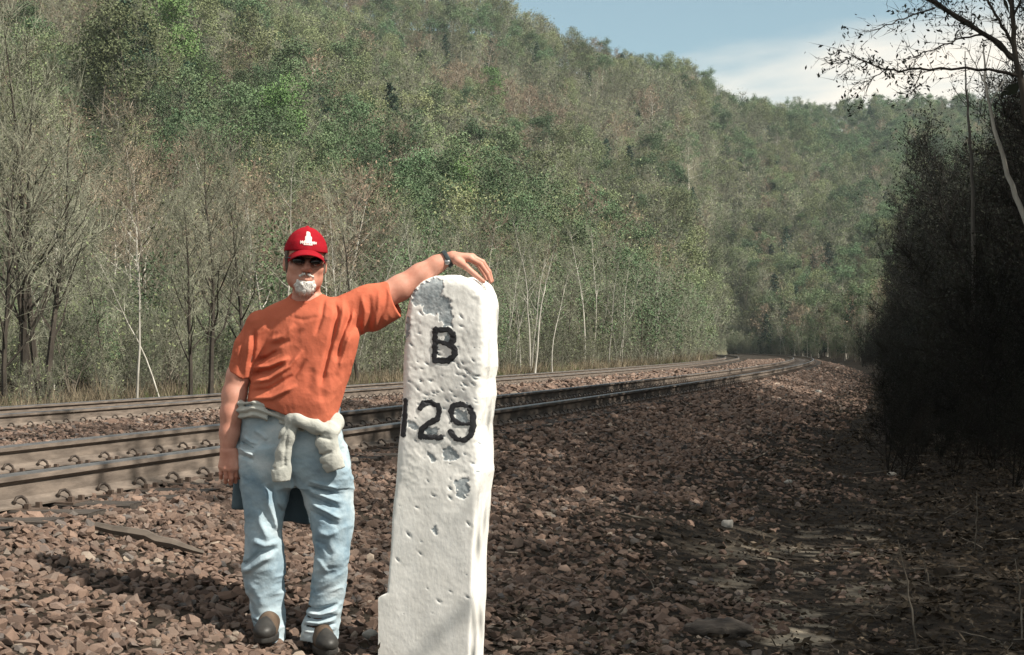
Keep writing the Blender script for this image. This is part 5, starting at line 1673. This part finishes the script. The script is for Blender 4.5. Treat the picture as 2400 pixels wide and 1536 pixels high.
# ---- the dark wood on the right bank
BANK = {
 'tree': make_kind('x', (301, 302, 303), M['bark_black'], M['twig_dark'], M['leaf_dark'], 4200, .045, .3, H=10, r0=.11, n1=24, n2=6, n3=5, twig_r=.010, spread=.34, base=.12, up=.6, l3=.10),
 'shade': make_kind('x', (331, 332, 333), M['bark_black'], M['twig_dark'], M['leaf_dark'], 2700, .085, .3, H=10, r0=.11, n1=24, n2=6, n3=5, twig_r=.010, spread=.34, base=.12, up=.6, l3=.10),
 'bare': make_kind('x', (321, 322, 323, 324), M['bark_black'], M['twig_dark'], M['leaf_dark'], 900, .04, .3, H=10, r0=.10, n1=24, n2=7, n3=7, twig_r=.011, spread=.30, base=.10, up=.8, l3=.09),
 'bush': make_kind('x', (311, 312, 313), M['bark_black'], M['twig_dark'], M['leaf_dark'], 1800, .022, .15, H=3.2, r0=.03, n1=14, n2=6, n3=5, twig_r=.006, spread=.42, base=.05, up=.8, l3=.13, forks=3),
}
bank = []
def zone(y):
    return 'closest to the camera' if y < 20 else 'behind the leaning birch' if y < 45 else 'past the slim upright birch' if y < 90 else 'toward the far bend' if y < 150 else 'farthest off at the bend'
def bank_row(t0, t1, n0, n1, step, k, s0, s1):
    t = t0
    while t < t1:
        nl = rg.uniform(n0, n1)
        x, y = world_xy(t, nl)
        if float(x) > .22 * float(y) - 30:
            bank.append((float(x), float(y), k, rg.uniform(s0, s1)))
        t += step * rg.uniform(.7, 1.3)
for t_, n_, s_ in ((8.0, -4.4, .72), (9.2, -4.6, .78), (8.6, -6.0, 1.0), (10.8, -6.4, 1.15)):
    bank.append((*map(float, world_xy(t_, n_)), 'shade', s_))
bank_row(9.0, 11, -10, -8.5, 2.2, 'shade', .95, 1.05)
bank_row(13.6, 38, -9, -7.5, 1.9, 'shade', 1.55, 1.8)
bank_row(16, 40, -6.0, -3.6, 1.9, 'bare', .75, 1.0)
bank_row(34, 85, -13, -8, 2.6, 'tree', 1.0, 1.2)
bank_row(38, 85, -5.5, -2.4, 1.6, 'bare', .75, 1.12)
bank_row(50, 110, -6.5, -2.5, 3.4, 'tree', .85, 1.1)
bank_row(85, 165, -5.0, -1.6, 2.3, 'bare', .85, 1.2)
bank_row(80, 170, -11, -5, 4, 'tree', 1.0, 1.3)
bank_row(9.5, 26, -3.6, -2.2, .9, 'bush', .45, .9)
bank_row(12, 30, -2.4, -1.1, 1.3, 'bush', .35, .75)
bank_row(26, 70, -2.8, -.3, .9, 'bush', .5, 1.15)
bank_row(21, 44, -.9, .9, .9, 'bush', .25, .55)
bank_row(44, 100, -.6, 1.0, 2, 'bush', .3, .7)
bank_row(70, 170, -2.0, .2, 2.4, 'bush', .7, 1.4)
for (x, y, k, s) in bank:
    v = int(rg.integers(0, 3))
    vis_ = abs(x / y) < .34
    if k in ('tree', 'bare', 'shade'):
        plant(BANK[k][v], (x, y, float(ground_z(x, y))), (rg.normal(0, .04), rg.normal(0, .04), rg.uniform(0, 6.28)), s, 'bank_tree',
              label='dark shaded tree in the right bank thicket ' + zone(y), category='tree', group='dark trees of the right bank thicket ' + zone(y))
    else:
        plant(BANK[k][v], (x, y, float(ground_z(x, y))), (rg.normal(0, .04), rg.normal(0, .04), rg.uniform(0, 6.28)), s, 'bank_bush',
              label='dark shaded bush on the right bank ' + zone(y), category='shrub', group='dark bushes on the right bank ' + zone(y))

# ---- the branching tree at the upper right, and two thin birches by it
def limb_tree(name, Y, stems, limbs, bark_m, leaf_m, label, seed, n_tw=9, leaf_n=3, leaf_s=.03, dy=.5):
    rg = np.random.default_rng(seed)
    x0, y0 = stems[0][0][:2]
    base = P(stems[0][0][0], 820, Y); foot = np.array((base[0], Y, float(ground_z(base[0], Y)) - .1))
    root = empty(name, foot, label=label, category='tree')
    tr, tw, tips = [], [], []
    def path(pts, dep):
        q = np.array([P(a, b_, Y + d_) if b_ is not None else foot for (a, b_, _), d_ in zip(pts, dep)])
        rad = np.array([p_[2] for p_ in pts])
        n = max(4 * (len(q) - 1) + 1, 5)
        tq = np.linspace(0, len(q) - 1, n)
        c = np.stack([np.interp(tq, np.arange(len(q)), q[:, i]) for i in range(3)], 1)
        k = np.array([.25, .5, .25])
        for i in range(3):
            c[1:-1, i] = np.convolve(c[:, i], k, 'valid')
        c[1:-1] += rg.normal(0, .010, (n - 2, 3))
        return c, np.interp(tq, np.arange(len(q)), rad)
    for st in stems:
        c, rad = path(st, np.zeros(len(st)))
        tr += path_tube(c - foot, rad, 8)
    for lm in limbs:
        c, rad = path(lm, np.linspace(0, rg.uniform(-dy, dy), len(lm)))
        tr += path_tube(c - foot, rad * .8, 6)
        L_ = np.linalg.norm(np.diff(c, axis=0), axis=1).sum()
        for i in range(int(n_tw * L_) + 2):
            s = rg.uniform(.12, 1.0) ** .8 * (len(c) - 1.001); j = int(s); o = c[j] + (c[j+1] - c[j]) * (s - j)
            d = (c[j+1] - c[j]); d /= np.linalg.norm(d)
            d = d * .75 + rg.normal(0, .5, 3) + np.array((0, 0, .1)); d /= np.linalg.norm(d)
            ln = rg.uniform(.15, .55)
            m_ = o + d * ln * .5; e = m_ + (d + rg.normal(0, .25, 3)) * ln * .5
            tw += [(o, m_, .0065), (m_, e, .0045)]
            for b2 in range(3):
                f = rg.uniform(.3, 1); o2 = o + (e - o) * f
                d2 = d * .5 + rg.normal(0, .6, 3); d2 /= np.linalg.norm(d2)
                e2 = o2 + d2 * rg.uniform(.08, .25); tw.append((o2, e2, .0038))
                tips.append(e2)
            tips.append(e)
    V, F = cones([a - foot for a, _, _ in tw], [b_ - foot for _, b_, _ in tw], [r_ for _, _, r_ in tw])
    tips = np.array(tips)
    lv = tips[rg.integers(0, len(tips), len(tips) * leaf_n // 3)] + rg.normal(0, .03, (len(tips) * leaf_n // 3, 3))
    V2, F2 = leafquads(lv - foot, leaf_s * rg.uniform(.6, 1.2, len(lv)), rg, 1.3)
    obj('trunk', build_mesh('trunk', tr, [bark_m], True), root)
    obj('crown', build_mesh('crown', [(V, F, 0), (V2, F2, 1)], [bark_m, leaf_m]), root)
    return root
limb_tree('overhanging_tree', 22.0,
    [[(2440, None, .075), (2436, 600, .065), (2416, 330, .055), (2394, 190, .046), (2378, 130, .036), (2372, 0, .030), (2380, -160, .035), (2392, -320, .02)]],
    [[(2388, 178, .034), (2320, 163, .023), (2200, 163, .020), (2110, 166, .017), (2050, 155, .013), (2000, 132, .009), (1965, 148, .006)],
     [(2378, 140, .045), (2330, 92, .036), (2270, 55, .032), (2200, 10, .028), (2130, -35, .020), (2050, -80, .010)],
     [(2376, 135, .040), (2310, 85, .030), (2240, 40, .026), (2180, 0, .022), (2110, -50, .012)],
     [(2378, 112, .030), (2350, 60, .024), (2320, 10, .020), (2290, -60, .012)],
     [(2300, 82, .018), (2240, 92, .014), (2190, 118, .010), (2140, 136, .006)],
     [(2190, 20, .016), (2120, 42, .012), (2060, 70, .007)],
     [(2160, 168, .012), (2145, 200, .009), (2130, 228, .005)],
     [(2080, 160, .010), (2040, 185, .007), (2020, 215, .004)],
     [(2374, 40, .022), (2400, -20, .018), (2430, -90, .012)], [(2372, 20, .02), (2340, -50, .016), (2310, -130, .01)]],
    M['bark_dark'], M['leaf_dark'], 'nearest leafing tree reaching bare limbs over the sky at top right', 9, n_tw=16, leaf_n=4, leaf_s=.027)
limb_tree('leaning_birch', 26.0,
    [[(2470, None, .065), (2440, 620, .055), (2400, 505, .045), (2362, 410, .038), (2335, 320, .030), (2318, 250, .024), (2310, 190, .018), (2306, 100, .010)]],
    [[(2318, 255, .014), (2340, 210, .010), (2365, 170, .006)], [(2312, 200, .012), (2285, 150, .009), (2262, 110, .005)], [(2310, 160, .010), (2325, 90, .007), (2330, 30, .004)]],
    M['bark_birch'], M['leaf_dark'], 'thin pale birch leaning left at the right edge of the photo', 12, n_tw=6)
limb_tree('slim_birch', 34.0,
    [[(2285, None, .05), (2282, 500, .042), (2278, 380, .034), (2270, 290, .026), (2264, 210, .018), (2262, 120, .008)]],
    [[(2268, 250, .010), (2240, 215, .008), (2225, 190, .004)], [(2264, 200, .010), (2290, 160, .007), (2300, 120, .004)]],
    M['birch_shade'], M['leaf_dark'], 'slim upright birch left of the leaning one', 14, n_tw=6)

# ------------------------------------------------------------------ air
m, N, L, b = _new('air')
N.remove(b)
pv = N.new('ShaderNodeVolumePrincipled')
pv.inputs['Color'].default_value = (.80, .93, .97, 1)
pv.inputs['Density'].default_value = .00015
pv.inputs['Anisotropy'].default_value = 0.2
L.new(pv.outputs[0], N.get('Material Output').inputs['Volume'])
V, F = box((-1050, -80, -4), (1050, 1050, 175))
obj('haze', build_mesh('haze', [(V, F, 0)], [m]), kind='stuff')
